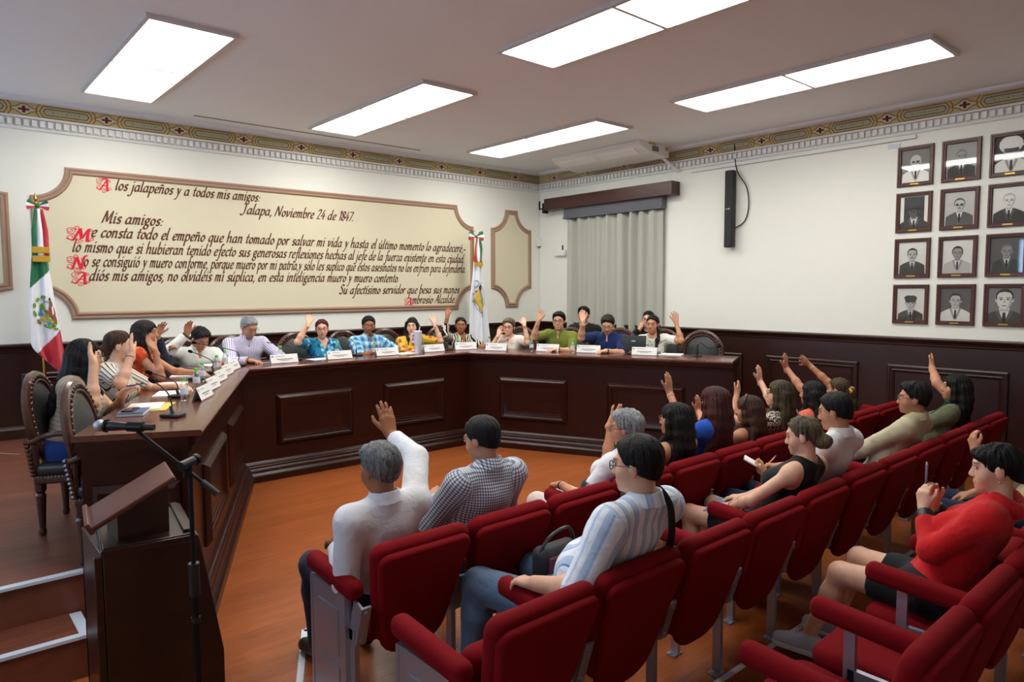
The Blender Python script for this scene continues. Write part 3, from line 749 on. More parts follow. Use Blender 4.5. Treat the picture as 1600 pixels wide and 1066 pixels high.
def bow(root, x, y, z, s, order):
    g = MB()
    for sg in (-1, 1):
        for k, m in enumerate(order):
            a0, a1 = (-25 + 22 * k) , (-25 + 22 * (k + 1))
            pts = []
            for a in (a0, a1):
                aa = math.radians(a); pts.append((math.cos(aa) * s * sg, math.sin(aa) * s))
            P = [Vector((x, y - .02, z)), Vector((x + pts[0][0], y - .05, z + pts[0][1])), Vector((x + pts[1][0], y - .05, z + pts[1][1])), Vector((x + pts[1][0] * .9, y + .01, z + pts[1][1] * .9)), Vector((x + pts[0][0] * .9, y + .01, z + pts[0][1] * .9))]
            g.add(P, [(0, 1, 2), (0, 4, 3), (1, 4, 3, 2), (0, 2, 3), (0, 4, 1)], m)
    g.ball((x, y - .03, z), (.022, .022, .026), 6, mi=order[2])
    g.build('bow', FG, root, smooth=0)
def ribbon(root, xa, xb, y, za, zb, order, flare=1.1):
    g = MB(); nz_ = 16; xc = (xa + xb) / 2; w = (xb - xa)
    for k, m in enumerate(order):
        vs, fs = [], []
        for j in range(nz_ + 1):
            t = j / nz_; z = za + (zb - za) * t; ww = w * (.55 + .45 * min(1, t * 2.2)) * (1 + (flare - 1) * t)
            for q in (k, k + 1):
                vs.append((xc - ww / 2 + ww * q / 3, y - .03 - .012 * math.sin(q * 2.2 + t * 5), z))
        for j in range(nz_): fs.append((2 * j, 2 * j + 1, 2 * j + 3, 2 * j + 2))
        g.add(vs, fs, m)
    o = g.build('sash', FG, root, smooth=60); md = o.modifiers.new('t', 'SOLIDIFY'); md.thickness = .006
    for zf in ((zb + .09, zb + .03), (zb, zb - .06)) if len(order) == 3 and za - zb > .4 else ((zb, zb - .06),):
        f = MB(); n = 26
        for i in range(n):
            x = xc - w * flare / 2 + w * flare * (i + .5) / n
            f.box((x, y - .045, (zf[0] + zf[1]) / 2), (w * flare / n * .8, .012, abs(zf[0] - zf[1]) * (1 + .06 * math.sin(i * 5))))
        f.build('gold_fringe', M_gold, root, smooth=0)
def X1(px): return 1.048 + (px - 57) * .0054
def Z1(py): return 2.951 - (py - 310) * .00649
f1 = thing('national_flag', 'tall green, white and red flag with eagle emblem left of the letter board', 'flag')
pole(f1, 1.04, 8.52, ZP, 2.86)
bow(f1, 1.045, 8.47, 2.87, .10, (1, 2, 0) if False else (2, 1, 0))
ribbon(f1, X1(45), X1(70), 8.46, 2.84, 2.37, (0, 1, 2))
def col1(p):
    x = 57 + (p.x - 1.048) / .0054; y = 310 + (2.951 - p.z) / .00649
    if y < 449 - (x - 38) * .866: return 0
    return 2 if y > 549 - (x - 46) * .92 else 1
def em1(P):
    cu, cv, ru, rv = .60, .50, .46, .108
    def E(u, v, a, b, m, n=10, rot=0): P([(cu + ru * (u + a * math.cos(2 * math.pi * i / n) * math.cos(rot) - b * math.sin(2 * math.pi * i / n) * math.sin(rot)), cv + rv * (v + a * math.cos(2 * math.pi * i / n) * math.sin(rot) + b * math.sin(2 * math.pi * i / n) * math.cos(rot))) for i in range(n)], m)
    for i in range(7):
        a = math.radians(200 - 36 * i * .9 + 60); E(math.cos(a) * .95 - .0, math.sin(a) * -.95 * -1, .2, .13, 0, 8, a + 1.57)
    for u, v, a, b, m in ((.45, -.1, .3, .5, 1), (.6, .35, .18, .42, 1), (.42, -.62, .14, .18, 1), (.36, -.85, .1, .12, 4), (.1, .1, .2, .13, 5), (-.05, -.05, .16, .12, 1), (-.15, -.75, .06, .28, 6), (.1, -.68, .2, .06, 6), (-.3, -.3, .18, .24, 0), (.0, .2, .2, .16, 0), (-.45, .2, .2, .13, 2),
                          (-.45, .02, .07, .2, 2), (-.2, .48, .3, .14, 3), (.2, .5, .28, .1, 0), (.05, .72, .16, .1, 2), (.45, .72, .2, .12, 0), (.05, .98, .2, .1, 0), (.55, 1.05, .2, .1, 0), (-.62, .72, .12, .04, 5), (-.5, .8, .04, .1, 5), (.3, .55, .12, .08, 3)):
        E(u, v, a, b, m)
flag(f1, [(X1(a), Z1(b)) for a, b in ((46, 388), (43, 405), (38, 448), (35.5, 480), (35, 520), (36, 540), (46, 553))], [(X1(a), Z1(b)) for a, b in ((70, 388), (70.6, 417), (75, 450), (79.6, 493), (85, 525), (89, 560), (92, 598))], 8.47, .035, 3.2, col1, em1)
def X2(px): return 6.678 + (px - 742) * .0127
def Z2(py): return 2.979 - (py - 355) * .00986
f2 = thing('state_flag', 'tall white flag with a shield emblem standing between the letter board and the narrow plaque', 'flag')
pole(f2, 6.68, 8.55, ZP, 2.84)
bow(f2, 6.68, 8.50, 2.83, .14, (2, 1, 0))
ribbon(f2, X2(738), X2(750), 8.48, 2.81, 2.44, (2, 1, 0), 1.0)
def em2(P):
    cu, cv, ru, rv = .47, .42, .36, .155
    def Q(pts, m): P([(cu + ru * u, cv + rv * v) for u, v in pts], m)
    def ring(u, v, r, w, m):
        for i in range(14):
            a, b = 2 * math.pi * i / 14, 2 * math.pi * (i + 1) / 14
            Q([(u + r * math.cos(a), v + r * math.sin(a)), (u + r * math.cos(b), v + r * math.sin(b)), (u + (r - w) * math.cos(b), v + (r - w) * math.sin(b)), (u + (r - w) * math.cos(a), v + (r - w) * math.sin(a))], m)
    ring(-.25, -.78, .26, .06, 7); ring(-.85, .05, .26, .06, 7); ring(.5, .95, .15, .05, 7); ring(.3, .0, .88, .04, 6)
    Q([(-.75, -.35), (-.5, -.75), (-.4, -.3), (-.7, -.25)], 6); Q([(-.6, -.3), (-.2, -.4), (-.3, -.15)], 5)
    Q([(-.15, -.5), (0, -.75), (.3, -.7), (.35, -.5), (.1, -.3)], 4)
    Q([(.15, -.8), (.75, .0), (.62, .62), (.35, .88), (-.5, .25), (-.6, .1), (-.35, -.2), (-.1, -.45)], 3)
    Q([(.14, -.42), (.5, .05), (.42, .55), (.0, .25), (-.22, .08)], 6); Q([(.3, .05), (.5, .05), (.42, .55), (.12, .33)], 0); Q([(-.6, .1), (-.35, -.05), (-.3, .3), (-.5, .35)], 0)
flag(f2, [(X2(a), Z2(b)) for a, b in ((738, 408), (736, 430), (732, 460), (730, 500), (728, 560), (727, 600))], [(X2(a), Z2(b)) for a, b in ((750, 408), (752, 430), (756, 460), (759, 500), (764, 555), (767, 600))], 8.49, .05, 4.2, lambda p: 1, em2)
# ---------------------------------------------------------------- council bench
def bpath(d, z): return [Vector((p.x, p.y, z)) for p in bench_off(d)]
bench = thing('council_bench', 'long angled dark mahogany council bench with raised panels', 'bench')
g = MB(); g.sweep([(.0, 1.176), (-.008, 1.184), (-.008, 1.198), (.002, 1.209), (.012, 1.21), (.655, 1.21), (.66, 1.205), (.66, 1.176)], bpath); g.build('worktop', M_mahtop, bench)
g = MB(); g.sweep([(.015, 1.176), (.015, 1.158), (.025, 1.152), (.032, 1.13), (.05, 1.118), (.052, 1.104), (.06, 1.10), (.06, 1.088), (.07, 1.084), (.07, 1.176)], bpath); g.build('top_moulding', M_mahog, bench)
g = MB(); g.sweep([(.07, .15), (.07, 1.12), (.11, 1.12), (.11, .15)], bpath); g.build('front_panelling', M_mahog, bench)
g = MB(); g.sweep([(.07, .205), (.054, .192), (.048, .178), (.040, .174), (.026, .160), (.024, .142), (.018, .138), (.008, .122), (.006, .096), (-.012, .082), (-.02, .07), (-.02, 0), (.11, 0), (.11, .205)], bpath); g.build('plinth', M_mahog, bench)
PFR = [(0, 0), (0, .012), (.022, .036), (.034, .044), (.044, .042), (.062, .030), (.064, .023), (.082, .016), (.085, .010), (.108, .004), (.11, 0)]
BP = [Vector((p[0], p[1], 0)) for p in BENCH]
for k, spans in enumerate([[(.48, 1.55), (1.90, 2.96)], [(.304, 1.2), (1.61, 2.475)], [(.418, 1.33), (1.836, 2.755)]]):
    e = (BP[k + 1] - BP[k]).normalized(); n = Vector((-e.y, e.x, 0))
    T = frame_to(e, (0, 0, 1), -n, BP[k] + n * .07)
    for a, b in spans:
        g = MB(); rect_frame(g, T, a, b, .35, .895, PFR); g.build('raised_panel', M_mahog, bench)
for P0, e, sg in ((BP[0], (BP[1] - BP[0]).normalized(), -1), (BP[3], (BP[3] - BP[2]).normalized(), 1)):
    n = Vector((-e.y, e.x, 0)); T = frame_to(n * sg, (0, 0, 1), e * sg, P0)
    g = MB(); g.T = T; c = .345 * sg
    g.box((c, .58, -.035), (.55, 1.16, .03)); g.box((c, 1.147, -.02), (.60, .058, .04)); g.box((c, 1.105, -.025), (.58, .03, .035)); g.box((c, .06, -.02), (.60, .12, .04)); g.T = None
    a, b = sorted((.12 * sg, .57 * sg)); rect_frame(g, T @ Matrix.Translation((0, 0, -.02)), a, b, .3, .92, PFR)
    g.build('end_panel', M_mahog, bench)
# ---------------------------------------------------------------- carved council chairs
M_leather = plain('dark_leather', S(40, 43, 41), .38, spec=.5, bump=(60, .08, .002))
M_carved = wood('carved_walnut', S(50, 26, 18), S(88, 50, 36), .3, (4, 4, 4), 6, coat=.3)
def make_council_chair():
    t = thing('carved_armchair', '', 'armchair')
    tilt = Matrix.Rotation(math.radians(9), 3, 'X')
    cz, rx, rz_ = .725, .255, .29
    def ov(a, k=1.0, dy=0): return tilt @ Vector((rx * k * math.cos(a), dy, rz_ * k * math.sin(a))) + Vector((0, -.235, cz))
    g = MB(); g.tube([ov(2 * math.pi * i / 40) for i in range(40)], .026, 8, True); g.tube([ov(2 * math.pi * i / 40, .87, .018) for i in range(40)], .012, 6, True)
    for i in range(44):
        a = 2 * math.pi * i / 44; g.ball(ov(a, .95, .026), (.013, .011, .016), 4)
    for sx in (-1, 1): g.tube([(sx * .225, -.205, .33), (sx * .235, -.215, .45), ov(-.42 if sx > 0 else math.pi + .42, 1.0)], [.022, .022, .020], 8)
    g.build('back_frame', M_carved, t)
    g = MB(); g.ball((0, -.232, cz), (rx * .85, .04, rz_ * .85), 12, tilt); g.build('back_pad', M_leather, t)
    g = MB(); g.rbox((0, .03, .425), (.52, .50, .085), .035); g.build('seat', M_leather, t)
    g = MB(); g.rbox((0, .03, .365), (.53, .51, .055), .012)
    for i in range(26):
        for sx in (-1, 1): g.ball((sx * .266, -.21 + .48 * i / 25, .388), .005, 3, mi=1)
        g.ball((-.25 + .5 * i / 25, .287, .388), .005, 3, mi=1)
    g.build('seat_frame', [M_carved, M_brass], t)
    for sx in (-1, 1):
        g = MB(); g.tube(curve_pts([(sx * .245, -.25, .60), (sx * .285, -.10, .66), (sx * .29, .08, .645), (sx * .27, .20, .63)], 5), [.018] * 15 + [.024], 8)
        g.tube(curve_pts([(sx * .275, .13, .63), (sx * .29, .10, .52), (sx * .255, .14, .39)], 5), .018, 8); g.build('armrest', M_carved, t)
        leg = [(.016, .0), (.022, .01), (.024, .03), (.018, .045), (.02, .06), (.029, .24), (.031, .26), (.022, .275), (.034, .295), (.034, .345)]
        for y in (-.20, .25):
            g = MB(); g.lathe(leg, (sx * .225, y, 0), 12)
            if y < 0:
                for i in range(9): g.ball((sx * .25, -.225 - .004 * i, .40 + .026 * i), (.018, .02, .016), 4)
            g.build('leg', M_carved, t)
    return t
CC = make_council_chair()
nL, nM, nR = Vector((.908, -.418, 0)), Vector((-.028, -1, 0)), Vector((-.909, -.417, 0))
CH = [((.86, 5.36), nL, 'carved armchair of the woman in the beige knitted top, standing clear of the bench'), ((.965, 4.63), nL, 'empty carved armchair pushed in at the left end of the bench'),
      ((1.20, 5.98), nL, 'carved armchair of the woman in the striped blouse'), ((1.57, 6.92), nL, 'carved armchair of the woman in orange'), ((1.78, 7.86), nL, 'carved armchair of the man in the dark jacket'),
      ((2.30, 8.14), nM, 'carved armchair of the man in the white shirt at the bench'), ((2.86, 8.16), nM, 'carved armchair behind the grey haired man in the lilac shirt'), ((3.70, 8.16), nM, 'carved armchair behind the woman in the teal floral top'),
      ((4.35, 8.14), nM, 'carved armchair behind the man in the blue plaid shirt'), ((4.98, 8.12), nM, 'carved armchair behind the woman in the yellow floral top'), ((5.93, 8.16), nM, 'carved armchair behind the woman in the black and white blouse'),
      ((6.42, 7.30), nR, 'carved armchair behind the older woman in the pale blouse'), ((6.74, 6.62), nR, 'carved armchair behind the man in the olive shirt'), ((7.10, 6.04), nR, 'carved armchair behind the man in the navy shirt'),
      ((7.32, 5.48), nR, 'carved armchair behind the woman in the white top'), ((7.38, 4.92), nR, 'empty carved armchair at the right end of the bench'),
      ((7.55, 7.05), nR, 'spare carved armchair at the curtain, seat of the person in black')]
for i, ((x, y), f, lb) in enumerate(CH):
    o = CC if i == 0 else copy_tree(CC)
    o.location = (x, y, ZP); o.rotation_euler = (0, 0, math.atan2(f.y, f.x) - math.pi / 2); tag(o, lb, 'armchair', 'carved council armchairs')
# ---------------------------------------------------------------- red auditorium chairs
rt = NT('red_upholstery'); v = rt.coord('Object'); f = rt.noise(v, 220, 2)
rt.set(rt.mix(f, S(100, 5, 13), S(136, 11, 22)), .9, spec=.15); rt.bump(f, .15, .001); M_redf = rt.m
def round_poly(w0, w1, z0, z1, r0, r1, n=6):
    P = []
    for cx, cz, r, a0 in ((w1 / 2, z1, r1, 0), (-w1 / 2, z1, r1, 90), (-w0 / 2, z0, r0, 180), (w0 / 2, z0, r0, 270)):
        sx = 1 if cx > 0 else -1; sz = -1 if cz == z1 else 1
        for i in range(n + 1):
            a = math.radians(a0 + 90 * i / n); P.append((cx - sx * r + r * math.cos(a), cz + sz * r + r * math.sin(a)))
    return P
REC = math.radians(17)
TB_ = Matrix.Translation((0, -.105, .36)) @ Matrix.Rotation(REC, 4, 'X') @ frame_to((1, 0, 0), (0, 0, 1), (0, -1, 0))
cparts = {}
def cmesh(key, fn):
    if key not in cparts: cparts[key] = fn().data
    return cparts[key]
def pad(poly, z0, z1, puff, M, n=4):
    # padded slab: stacked inset outlines between z0 and z1
    mb = MB(); m = len(poly); vs = []; rings = []
    cx = sum(p[0] for p in poly) / m; cy = sum(p[1] for p in poly) / m
    for i in range(2 * n + 1):
        a = math.pi * (i / (2 * n)) - math.pi / 2
        ins = puff * (1 - math.cos(a)); z = (z0 + z1) / 2 + (z1 - z0) / 2 * math.sin(a)
        q = offset_poly(poly, ins, True); vs += [M @ Vector((p.x, p.y, z)) for p in q]
    fs = [(i * m + k, i * m + (k + 1) % m, (i + 1) * m + (k + 1) % m, (i + 1) * m + k) for i in range(2 * n) for k in range(m)]
    fs += [tuple(reversed(range(m))), tuple(2 * n * m + k for k in range(m))]
    return mb.add(vs, fs)
def audience_chair(x, y, up, left_arm, right_arm, endp, label):
    t = thing('auditorium_chair', label, 'chair', (x, y, 0), 0, 'red auditorium chairs')
    def part(key, fn, m, sub=None, loc=None):
        if key in cparts:
            o = bpy.data.objects.new(key.split('|')[0], cparts[key]); link(o, sub or t)
        else:
            o = fn().build(key.split('|')[0], m, sub or t); cparts[key] = o.data
        if loc: o.location = loc
        return o
    shell = round_poly(.37, .505, -.065, .508, .14, .05)
    cush = round_poly(.40, .535, -.03, .535, .12, .06)
    part('backrest', lambda: pad(shell, .005, .055, .018, TB_), M_redf)
    part('back_cushion', lambda: pad(cush, -.055, .022, .03, TB_), M_redf)
    sp_ = round_poly(.45, .47, -.21, .23, .06, .08)
    if up: M = Matrix.Translation((0, .005, .475)) @ Matrix.Rotation(math.radians(-74), 4, 'X') @ Matrix.Translation((0, 0, 0))
    else: M = Matrix.Translation((0, .145, .395)) @ Matrix.Rotation(math.radians(4), 4, 'X')
    part('seat|up' if up else 'seat|down', lambda: pad(sp_, -.05, .05, .04, M), M_redf)
    for sx, on in ((-1, left_arm), (1, right_arm)):
        if not on: continue
        part('armrest|%d' % sx, lambda: MB().rbox((sx * .278, .10, .653), (.085, .47, .09), .035, Matrix.Rotation(math.radians(4), 3, 'X'), n=4), M_redf)
        def bar():
            g = MB()
            for y, t_ in ((.17, .62), (-.09, .46)):
                g.box((sx * .278, y, t_ / 2), (.026, .045, t_)); g.box((sx * .278 - .012, y, .006), (.075, .055, .012)); g.cyl((sx * .278 - .038, y, .012), (sx * .278 - .038, y, .02), .008, n=6)
            g.box((sx * .278, .04, .43), (.026, .27, .05)); return g
        part('leg|%d' % sx, bar, M_alu)
        def brk():
            g = MB(); R = Matrix.Rotation(REC, 3, 'X'); c = Vector((sx * .278, -.175, .50)); g.box(c, (.05, .012, .20), R); g.box(c + Vector((0, .05, 0)), (.012, .10, .18), R)
            for q in (-.075, .075):
                p = c + R @ Vector((0, -.006, q)); g.cyl(p, p + R @ Vector((0, -.01, 0)), .011, n=8)
            return g
        part('bracket|%d' % sx, brk, M_alu)
    if endp:
        def ep():
            g = MB(); g.box((-.295, .11, .305), (.03, .33, .61)); g.box((-.295, -.058, .305), (.036, .02, .61)); g.box((-.295, .278, .305), (.036, .02, .61))
            for z0, z1, y0, y1 in ((.30, .52, .0, .2), (.08, .24, .0, .2)):
                g.box((-.312, y0, (z0 + z1) / 2), (.008, .006, z1 - z0)); g.box((-.312, (y0 + y1) / 2, z1), (.008, y1 - y0, .006))
            return g
        part('end_panel', ep, M_alu)
    return t
ROWY = {1: 2.88, 2: 2.01, 3: .975}
row1 = [1.748 + .545 * i for i in range(12)]
row2 = [1.702 + .556 * i for i in range(11)]
row3 = [1.43 + .558 * i for i in range(11)]
L1 = ['front row aisle chair with metal end panel, under the man in the white shirt', 'front row chair of the man in the checked shirt', 'empty front row chair right of the man in the checked shirt', 'front row chair of the grey haired woman in white',
      'front row chair of the woman with wavy black hair and bracelet', 'front row chair of the woman with straight dark red hair', 'front row chair of the woman with the dark headband', 'front row chair of the woman in the leopard print blouse', 'front row chair of the woman in coral', 'front row chair of the woman with the yellow scrunchie',
      'second to last empty front row chair by the right wall', 'last front row chair by the right wall']
L2 = ['empty second row chair with metal end panel and raised armrest, nearest the aisle', 'second row chair of the man in the striped shirt with shoulder strap', 'empty second row chair right of the man with shoulder strap', 'empty second row chair left of the woman in black',
      'second row chair of the woman in the black sleeveless top', 'second row chair of the man in the white polo shirt', 'empty second row chair between the white polo and the khaki jacket', 'second row chair of the man in the khaki jacket', 'empty second row chair right of the khaki jacket',
      'second row chair of the woman in the olive top', 'last empty second row chair near the right wall']
L3 = ['third row chair at the bottom edge of the photo', 'third row chair just left of frame bottom', 'empty third row chair in the lower right, nearest the camera', 'empty third row chair left of the woman in the red jacket', 'third row chair of the woman in the red jacket',
      'third row chair right of the woman in the red jacket', 'third row chair hidden behind the red jacket', 'third row chair of the person in dark trousers', 'far third row chair one past the dark trousers', 'far third row chair beyond the right edge', 'last third row chair by the wall']
occ1, occ2, occ3 = {0, 1, 3, 4, 5, 6, 7, 8, 9}, {1, 4, 5, 7, 9}, {4, 7, 2, 3}
for rows, y, lab, occ in ((row1, ROWY[1], L1, occ1), (row2, ROWY[2], L2, occ2), (row3, ROWY[3], L3, occ3)):
    for i, x in enumerate(rows):
        if rows is row3 and i < 2: continue
        audience_chair(x, y, i not in occ, True, i == len(rows) - 1, i == 0 and rows is not row3, lab[i])
# ---------------------------------------------------------------- lectern and microphone stand
lt = thing('lectern', 'dark wooden lectern with tilted reading board beside the steps', 'lectern', (.72, 3.4, 0))
def lb_(mb): mb.v = [(x - .72, y - 3.4, z) for x, y, z in mb.v]; return mb
TY = frame_to((1, 0, 0), (0, 0, 1), (0, -1, 0))
g = MB(); g.prism([(.55, 0), (1.015, 0), (1.015, .37), (.925, .925), (.55, .925)], -3.64, -3.17, TY); lb_(g).build('body', M_lect, lt, bevel=.004)
g = MB(); g.box((.535, 3.19, .46), (.03, .03, .92)); g.box((.565, 3.62, .46), (.03, .03, .92)); g.box((.545, 3.40, .03), (.03, .42, .06)); lb_(g).build('corner_post', M_lect, lt, bevel=.004)
g = MB(); R5 = rz(math.radians(-8)); g.box((.762, 3.41, .932), (.365, .53, .030), R5); g.box((.762, 3.41, .949), (.35, .515, .010), R5); lb_(g).build('top_slab', M_lect, lt, bevel=.004)
g = MB(); g.box((.905, 3.39, .96), (.03, .46, .014), R5); g.box((.785, 3.645, .96), (.28, .03, .014), R5); lb_(g).build('top_rim', M_lect, lt, bevel=.003)
g = MB(); Rb = rz(math.radians(-8)) @ Matrix.Rotation(math.radians(-28), 3, 'Y'); g.rbox((.690, 3.31, 1.122), (.365, .32, .022), .006, Rb)
g.rbox((.532, 3.332, 1.045), (.02, .32, .05), .006, Rb); lb_(g).build('reading_board', wood('reading_board_wood', S(70, 34, 25), S(100, 52, 40), .4, (1.2, 1.2, 6), 3.0), lt)
g = MB(); g.prism([(.62, .95), (.82, .95), (.82, 1.165), (.62, 1.06)], -3.44, -3.23, TY); lb_(g).build('support', M_lect, lt)
K = .92
def mp(x, y, z): return Vector((x * K, y * K, 2 + (z - 2) * K))
ms = thing('microphone_stand', 'black boom microphone stand in front of the lectern', 'microphone stand', (.873 * K, 3.085 * K, 0))
o0 = Vector((.873 * K, 3.085 * K, 0))
top = mp(.862, 3.095, 1.268); ba = mp(.959, 3.01, 1.139); bb = mp(.716, 3.222, 1.405)
def rel(mb): mb.v = [tuple(Vector(q) - o0) for q in mb.v]; return mb
px_, py_ = o0.x, o0.y
g = MB(); g.cyl((px_, py_, .02), (px_, py_, .90), .0145, n=12); g.cyl((px_, py_, .9), (px_, py_, top.z), .0095, n=10); rel(g).build('pole', M_blackm, ms)
g = MB(); g.cyl((px_, py_, .80), (px_, py_, .93), .021, n=14); rel(g).build('height_clutch', M_black, ms)
g = MB(); g.cyl((px_, py_, .69), (px_, py_, .71), .018, n=12); rel(g).build('pole_collar', M_black, ms)
g = MB(); g.lathe([(.125, 0), (.125, .012), (.06, .022), (.025, .03), (.02, .05)], (px_, py_, 0), 24); rel(g).build('base', M_blackm, ms)
g = MB(); g.cyl(ba + (bb - ba) * .12, bb, .0075, n=10); rel(g).build('boom_arm', M_blackm, ms)
g = MB(); g.cyl(ba, ba + (bb - ba) * .2, .013, n=12); rel(g).build('counterweight', M_black, ms)
g = MB(); ax = Vector((.8, .5, .1)).normalized(); g.cyl(top - ax * .03, top + ax * .045, .02, n=12); g.cyl(top + ax * .045, top + ax * .06, .024, n=12); g.cyl(top - Vector((0, 0, .05)), top, .014, n=10); rel(g).build('boom_clamp', M_blackm, ms)
mc = thing('handheld_microphone', 'silver headed handheld microphone clipped on the boom stand', 'microphone')
ma, mb_ = mp(.582, 3.339, 1.437), mp(.764, 3.18, 1.428); dm = (mb_ - ma).normalized()
g = MB(); g.tube([ma + dm * .03, ma + dm * .06, ma + dm * .10, mb_], [.017, .020, .0155, .0125], 14); g.build('handle', M_black, mc)
g = MB(); g.ball(ma + dm * .012, (.024, .024, .024), 10); g.build('grille', plain('mic_grille', S(176, 182, 190), .35, .8, bump=(900, .8, .001)), mc)
g = MB(); g.tube([ma + dm * .033, ma + dm * .040], .026, 16); g.build('grille_ring', M_blackm, mc)
g = MB(); q = ma + dm * .15; g.tube([q - dm * .03, q + dm * .03], .020, 12); g.cyl(q, bb, .009, n=8); rel(g).build('clip', M_blackm, ms)
# ---------------------------------------------------------------- things on the bench
ZT = 1.2105
M_paper = plain('paper', S(232, 232, 228), .8, spec=.2)
M_maroon = plain('maroon_print', S(122, 30, 58), .7); M_greyp = plain('grey_print', S(120, 116, 124), .7)
def make_plate():
    t = thing('name_card', '', 'name card')
    g = MB(); w, h, d = .305, .10, .038
    g.add([(-w / 2, 0, 0), (w / 2, 0, 0), (w / 2, d, h), (-w / 2, d, h), (-w / 2, 2 * d, 0), (w / 2, 2 * d, 0)], [(0, 1, 2, 3), (3, 2, 5, 4)])
    o = g.build('card', M_paper, t, smooth=0, fix=False); m = o.modifiers.new('t', 'SOLIDIFY'); m.thickness = .0015
    up = Vector((0, d, h)).normalized(); T = frame_to((1, 0, 0), up, Vector((1, 0, 0)).cross(up), (0, 0, 0)); p = MB(); H = .104
    def R(x0, x1, a, b, mi): p.flat([(x0, a * H), (x1, a * H), (x1, b * H), (x0, b * H)], T, .002, mi)
    R(-w * .5, w * .5, .02, .09, 0); R(-w * .28, w * .30, .46, .53, 1); R(-w * .16, w * .17, .33, .37, 1); R(-w * .46, -w * .40, .74, .88, 1); R(-w * .30, w * .02, .80, .84, 1)
    p.build('print', [M_maroon, M_greyp], t, smooth=0, fix=False)
    return t
PLT = make_plate()
WHO = {'C1': 'woman in the beige knitted top', 'C2': 'woman in the striped blouse', 'C3': 'woman in orange', 'C4': 'man in the dark jacket', 'C5': 'man in the white shirt', 'C6': 'grey haired man in lilac stripes', 'C7': 'woman in the teal floral top',
       'C8': 'man in blue plaid', 'C9': 'woman in the yellow floral top', 'C10': 'woman in black and white', 'C11': 'older woman in the pale blouse', 'C12': 'man in the olive shirt', 'C13': 'man in the navy shirt', 'C14': 'woman in the white top'}
PL = {'C1': (1.65, 5.31), 'C2': (1.865, 5.79), 'C3': (2.085, 6.27), 'C4': (2.29, 6.70), 'C5': (2.50, 7.10), 'C6': (3.10, 7.33), 'C7': (3.76, 7.32), 'C8': (4.39, 7.31), 'C9': (5.10, 7.34), 'C10': (5.60, 7.33), 'C11': (5.76, 6.92), 'C12': (6.16, 6.365), 'C13': (6.395, 5.875), 'C14': (6.64, 5.19)}
def facing(k):
    i = int(k[1:]); return nL if i <= 5 else (nM if i <= 10 else nR)
for i, (k, (x, y)) in enumerate(PL.items()):
    o = PLT if i == 0 else copy_tree(PLT); f = facing(k)
    if i == 9: f = (nM + nR * .3).normalized()
    if i < 5: f = Vector((.838, -.545, 0))
    o.location = (x, y, ZT); o.rotation_euler = (0, 0, math.atan2(f.y, f.x) + math.pi / 2)
    tag(o, 'white folded name card in front of the ' + WHO[k], 'name card', 'folded name cards on the bench')
M_bottle = glassy('clear_plastic', (.93, .96, .97, 1), .10, .05)
M_cap = plain('green_cap', S(86, 200, 60), .5); M_blab = plain('bottle_label', S(206, 212, 220), .6); M_water = glassy('water', (.9, .95, .96, 1), .06, .02)
def make_bottle():
    t = thing('water_bottle', '', 'bottle')
    g = MB(); g.lathe([(.020, 0), (.026, .004), (.027, .03), (.0255, .04), (.027, .05), (.027, .105), (.024, .125), (.013, .142), (.0115, .150), (.0115, .156)], n=16); g.build('body', M_bottle, t, fix=True)
    g = MB(); g.lathe([(.0145, .150), (.0150, .152), (.0150, .168), (.0135, .171)], n=16); g.build('cap', M_cap, t)
    g = MB(); g.lathe([(.0274, .052), (.0276, .053), (.0276, .094), (.0274, .095)], n=16); g.build('label', M_blab, t)
    return t
BT0 = make_bottle()
BT = {'C1': (1.483, 5.305), 'C2': (1.745, 5.90), 'C3': (1.93, 6.35), 'C4': (2.26, 6.98), 'C5': (2.50, 7.45), 'C6': (3.19, 7.66), 'C7': (3.87, 7.63), 'C8': (4.25, 7.40), 'C9': (4.965, 7.45), 'C10': (5.60, 7.52), 'C11': (5.90, 7.22), 'C12': (6.055, 6.545), 'C13': (6.25, 6.0), 'C14': (6.86, 5.27)}
for i, (k, (x, y)) in enumerate(BT.items()):
    o = BT0 if i == 0 else copy_tree(BT0); o.location = (x, y, ZT); o.rotation_euler = (0, 0, i * 1.3)
    tag(o, 'clear water bottle with green cap in front of the ' + WHO[k], 'bottle', 'water bottles on the bench')
MC = {'a': ((1.233, 4.673), (1.156, 4.762, 1.433)), 'b': ((1.50, 5.51), (1.349, 5.639, 1.397)), 'c': ((1.93, 6.5), (1.811, 6.617, 1.337)), 'd': ((2.2, 6.9), (2.083, 7.155, 1.413)), 'e': ((2.63, 7.42), (2.304, 7.779, 1.455)), 'f': ((3.34, 7.6), (3.029, 7.992, 1.435)), 'g': ((4.12, 7.6), (4.088, 7.783, 1.44)),
      'h': ((4.55, 7.5), (4.436, 7.716, 1.483)), 'i': ((5.99, 7.12), (6.195, 7.167, 1.325)), 'j': ((6.33, 6.55), (6.598, 6.603, 1.481)), 'k': ((6.66, 5.98), (6.961, 5.925, 1.417)), 'l': ((6.70, 5.42), (7.208, 5.401, 1.323)), 'n': ((6.84, 5.17), (7.185, 5.228, 1.39)), 'o': ((7.031, 4.71), (7.22, 4.556, 1.322))}
MW = dict(zip('abcdefghijklno', ['beside the papers at the left end of the bench', 'in front of the woman in the striped blouse', 'in front of the woman in orange', 'in front of the man in the dark jacket', 'pointing at the man in the white shirt', 'pointing at the grey haired man in lilac stripes', 'between the teal floral top and the blue plaid shirt',
      'at the chin of the man in blue plaid', 'in front of the older woman in the pale blouse', 'at the chin of the man in the olive shirt', 'in front of the man in the navy shirt', 'behind the laptop of the woman in the white top', 'leaning towards the ponytail of the woman in the white top', 'before the empty armchair at the right end of the bench']))
M_foam = plain('mic_foam', S(16, 16, 18), .95, spec=.1)
